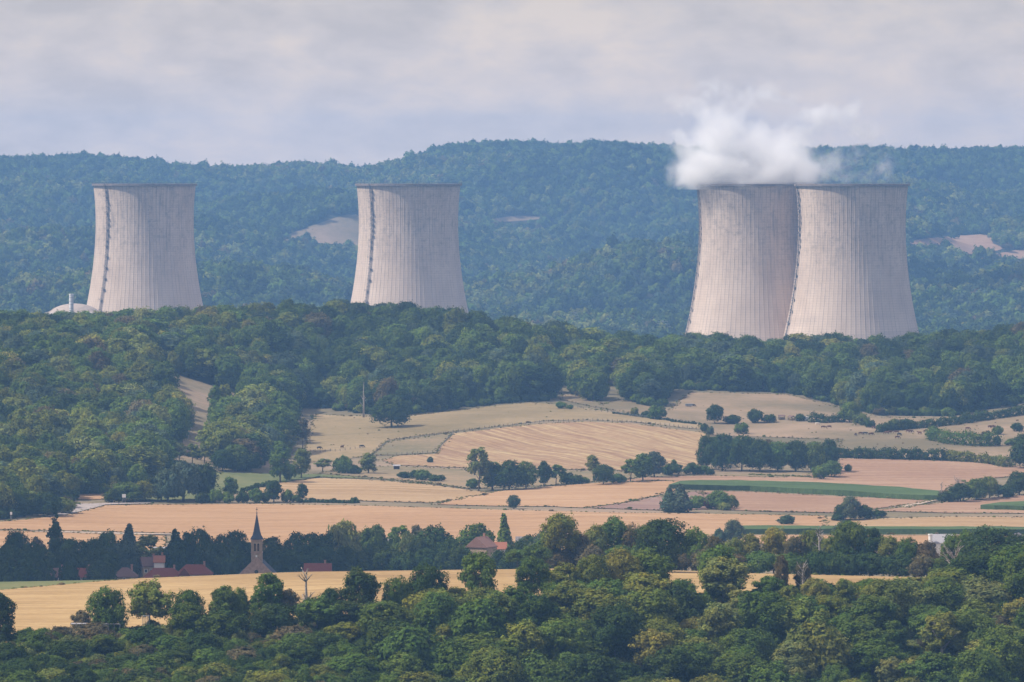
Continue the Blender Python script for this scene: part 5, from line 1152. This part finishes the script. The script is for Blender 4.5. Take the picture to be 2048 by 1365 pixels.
def hayrack(px, row, label, rz):
    root = place('hay_feeder', px, row); root.rotation_euler.z = rz; tag(root, label, 'hay feeder', 'hay feeders in the pasture')
    mb = MB()
    for x in (-1.6, 1.6):
        for y in (-1, 1): mb.box(x-.08, x+.08, y-.08, y+.08, 0, 2.2)
    for z in (.5, 1.0):
        for y in (-1, 1): mb.box(-1.6, 1.6, y-.04, y+.04, z, z+.12)
    for k in range(9):
        for y in (-1, 1): mb.box(-1.6+.4*k-.03, -1.6+.4*k+.03, y-.03, y+.03, .5, 1.9)
    mb.build('frame', DARKST, root); m2 = MB(); m2.add([(-1.9,-1.3,2.2),(1.9,-1.3,2.2),(1.9,1.3,2.2),(-1.9,1.3,2.2),(-1.9,0,2.9),(1.9,0,2.9)], [(0,1,5,4),(2,3,4,5),(1,2,5),(3,0,4),(0,3,2,1)]); m2.build('roof', ROOF['mauve'], root)
    m2 = MB(); m2.box(-1.4, 1.4, -.8, .8, .3, 1.5); m2.build('hay', simple('hay', (.42,.30,.15), .3, 4, 1), root)
hayrack(1564, 841, 'roofed hay feeder, left one of two left of the small bush', .1); hayrack(1583, 842.5, 'roofed hay feeder, right one of two left of the small bush', 2.2)
def shelter(px, row):
    root = place('field_shelter', px, row); tag(root, 'small field shelter with pale roof on the green meadow', 'shelter')
    mb = MB(); mb.box(-1.5, 1.5, .6, .7, 0, 1.7); mb.box(-1.5, -1.4, -.7, .6, 0, 1.7); mb.box(1.4, 1.5, -.7, .6, 0, 1.7); mb.build('wall', DOORM, root)
    mb = MB(); mb.add([(-1.9,-1.1,1.75),(1.9,-1.1,1.75),(1.9,1.0,2.3),(-1.9,1.0,2.3),(-1.9,-1.1,1.85),(1.9,-1.1,1.85),(1.9,1.0,2.4),(-1.9,1.0,2.4)], [(0,3,2,1),(4,5,6,7),(0,1,5,4),(1,2,6,5),(2,3,7,6),(3,0,4,7)]); mb.build('roof', ROOF['palegrey'], root)
shelter(793, 940)
def sign(px, row, w, h, label, D=None):
    root = place('road_sign', px, row, D=D); tag(root, label, 'sign', 'signs by the road')
    mb = MB(); mb.box(-w/2, w/2, -.05, 0, 3.0-h*.2, 3.0-h*.2+h); mb.build('panel', WHITEP, root); mb = MB()
    for s in (-1, 1): mb.tube([(s*w*.3, .06, -.3), (s*w*.3, .06, 3)], [.07, .07], 6)
    mb.build('post', GREYST, root)
sign(247, 1008.5, 1.7, 1.5, 'blank white rectangular sign by the road below the olive tree'); 
sign(21, 1044, .9, 1.2, 'small white sign at the far left field edge')
def hut(px, row):
    root = place('utility_box', px, row); tag(root, 'small white utility box beside the road at the left wood', 'utility box')
    mb = MB(); mb.box(-.7, .7, -.6, .6, 0, 2.3); mb.build('body', WHITEP, root); mb = MB(); mb.box(-.8, .8, -.7, .7, 2.3, 2.45); mb.build('roof', GREYST, root); mb = MB(); mb.box(-.45, .45, -.63, -.602, .15, 2.0); mb.build('door', GREYST, root)
hut(91, 1029)
def frame_house(px, D, wm, label, top):
    g = ground(px, D); root = link('greenhouse', None, None, g); tag(root, label, 'greenhouse', 'greenhouse frames in the foreground gardens')
    h = EYE-D*(top-HOR)/F-g.z; d = 3.0; mb = MB(); n = max(3, int(wm/1.2))
    for k in range(n+1):
        x = -wm/2+wm*k/n
        for y in (-d/2, d/2): mb.box(x-.04, x+.04, y-.04, y+.04, 0, h)
        mb.box(x-.04, x+.04, -d/2, d/2, h, h+.08)
    for y in (-d/2, 0, d/2): mb.box(-wm/2, wm/2, y-.05, y+.05, h+.08, h+.16)
    mb.build('frame', GREYST, root); m2 = MB()
    for k in range(n): m2.box(-wm/2+wm*k/n+.1, -wm/2+wm*(k+1)/n-.1, -d/2+.05, d/2-.05, h+.17, h+.20)
    m2.build('roof_sheet', ROOF['palegrey'], root)
frame_house(157, 1396, 4.2, 'grey-framed greenhouse, left one of two in the foreground garden', 1250)
frame_house(222, 1396, 4.2, 'pale slatted greenhouse, right one of two in the foreground garden', 1250)
frame_house(291, 1398, 1.6, 'small greenhouse half hidden behind the foreground loose tree', 1234)

# ------------------------------------------------------------------ weeds and tufts along the field margins
def weeds():
    rs = np.random.RandomState(12); X, Y = [], []
    for P in EDGES:
        for (x0, d0), (x1, d1) in zip(P, P[1:]+P[:1]):
            if min(x0, x1) < -150 or max(x0, x1) > 2200: continue
            ln = math.hypot(wx(x1, d1)-wx(x0, d0), d1-d0)
            for k in range(int(ln/1.3*rs.uniform(.3, 1.1))+1):
                t = rs.rand(); px = x0+(x1-x0)*t; D = d0+(d1-d0)*t; X.append(wx(px, D)+rs.normal()*1.0); Y.append(D+rs.normal()*1.6)
    for k in range(260):   # loose tufts on the grazed slopes
        px = rs.uniform(620, 2080); row = rs.uniform(800, 905); D = hit(px, row, 2400.)
        if D < wood_edge(px)-6 and not (870 < px < 1420 and row > 838): X.append(wx(px, D)); Y.append(D)
    X = np.array(X); Y = np.array(Y); Z = hgt(X*F/Y+1024, Y); n = len(X)
    pb = [PROTO['mid_bush'][k][0].copy() for k in range(3)]
    for p in pb: p.materials.clear(); p.materials.append(LEAFI)
    sz = rs.uniform(.03, .085, n); b = rs.rand(n) < .03; sz[b] *= rs.uniform(1.5, 2.6, b.sum()); S = np.stack([sz*1.7, sz*1.7, sz], 1); ROT = np.zeros((n, 3)); ROT[:, 2] = rs.uniform(0, 6.28, n)
    c = tones(X, Y, rs, 60, 2, [('olive', .35), ('green', .2), ('brownish', .2), ('pale', .25)]); dry = rs.rand(n) < .35; c[dry, :3] = np.array([.22, .165, .09])
    mass('weeds', 'weeds and grass tufts along the margins of the fields', 'weeds', np.stack([X, Y, Z+.15], 1), S, ROT, c, rs.randint(0, 3, n), pb); print('weeds', n)
weeds()

# ------------------------------------------------------------------ labels that single each tree out
WHERE = {'slope': 'on the wooded hillside at the left', 'above': 'at the wood edge above the dry meadow', 'pastwood': 'at the wood edge behind the cattle pasture', 'dip': 'on the green meadows below the ploughed dome',
 'stream': 'in the stream-side row', 'copse': 'in the dark copse', 'pasture': 'on the cattle pasture', 'rightfield': 'by the right-hand pasture corner', 'rightrow': 'in the row at the right-hand field corner', 'garden': 'by the pair of conifers',
 'plain': 'standing in the wide stubble fields', 'lefthedge': 'in the left roadside belt', 'slopefoot': 'at the hillside foot', 'village': 'in the village', 'rightstrip': 'in the belt behind the golden field', 'forewood': 'in the foreground wood', 'lone': 'on the dry meadow'}
CATN = {'broadleaf_tree': 'tree', 'bush': 'bush', 'conifer_tree': 'conifer', 'poplar_tree': 'poplar', 'willow_tree': 'willow'}
LM = [(0, 60, 'near the left edge'), (60, 190, 'below the white stack'), (190, 390, 'below the leftmost cooling tower'), (390, 490, 'just left of the church line'), (490, 540, 'below the church spire'), (540, 710, 'right of the church line'),
      (710, 925, 'below the second cooling tower'), (925, 1160, 'right of the second cooling tower'), (1160, 1390, 'left of the steaming tower line'), (1390, 1590, 'below the steaming tower'), (1590, 1820, 'below the rightmost tower'), (1820, 1960, 'right of the rightmost tower'), (1960, 2400, 'near the right edge')]
ORD = ['', 'first', 'second', 'third', 'fourth', 'fifth', 'sixth', 'seventh', 'eighth', 'ninth', 'tenth', 'eleventh', 'twelfth', 'thirteenth', 'fourteenth', 'fifteenth', 'sixteenth']
cells = {}
for T in TREES:
    root, reg, tone, nm, px, top, D, w, h, lab = T
    root['category'] = CATN[nm]; root['group'] = {'forewood': 'trees of the foreground wood', 'village': 'village trees', 'slope': 'trees of the hill wood', 'above': 'trees of the hill wood', 'pastwood': 'trees of the hill wood'}.get(reg, 'trees and bushes of the fields')
    if lab: root['label'] = lab; continue
    lm = next((c for a, b, c in LM if a <= px < b), LM[0][2] if px < 0 else LM[-1][2])
    band = '' if reg != 'forewood' else ('back of ' if top < 1215 else 'middle of ' if top < 1285 else 'front of ')
    cells.setdefault((reg, band, tone, nm, lm), []).append(T)
for (reg, band, tone, nm, lm), Ts in cells.items():
    Ts.sort(key=lambda T: T[4])
    for i, T in enumerate(Ts):
        n = len(Ts); pos = '' if n == 1 else ('left of two ' if i == 0 else 'right of two ') if n == 2 else ORD[min(i+1, 16)]+' from left, '
        wh = WHERE[reg] if reg != 'forewood' else 'in '+band+'foreground wood'
        short = {'broadleaf_tree': 'tree', 'bush': 'bush', 'conifer_tree': 'conifer', 'poplar_tree': 'tall poplar', 'willow_tree': 'willow'}[nm]
        if n > 2: s = f'{tone} {short}, {pos}{wh}, {lm}'
        elif n == 2: s = f'{tone} {short}, {pos}{wh}, {lm}'
        else: s = f'{tone} {short} {wh}, {lm}'
        if len(s.split()) > 16: s = s.replace(' the ', ' ').replace('the ', '').replace(' from left', '')
        T[0]['label'] = s
mx_ = max(len(o['label'].split()) for o in COL.objects if 'label' in o)
print('longest label', mx_, 'trees', len(TREES), 'broadleaf', sum(T[3] == 'broadleaf_tree' for T in TREES))


# ------------------------------------------------------------------ haze
def haze():
    m, nt, out, N = newmat('haze')
    v = N('ShaderNodeVolumePrincipled', {'Color': (*HAZE_COLOR, 1), 'Density': HAZE_DENSITY, 'Anisotropy': 0.0})
    v.inputs['Density Attribute'].default_value = ''; v.inputs['Color Attribute'].default_value = ''; v.inputs['Temperature Attribute'].default_value = ''
    nt.links.new(v.outputs[0], out.inputs['Volume'])
    mb = MB(); mb.box(-12600, 12600, -3500, 11800, -30, 300); o = mb.build('haze', m); tag(o, 'pale blue summer haze filling the air over the whole valley', 'haze', kind='stuff')
haze()
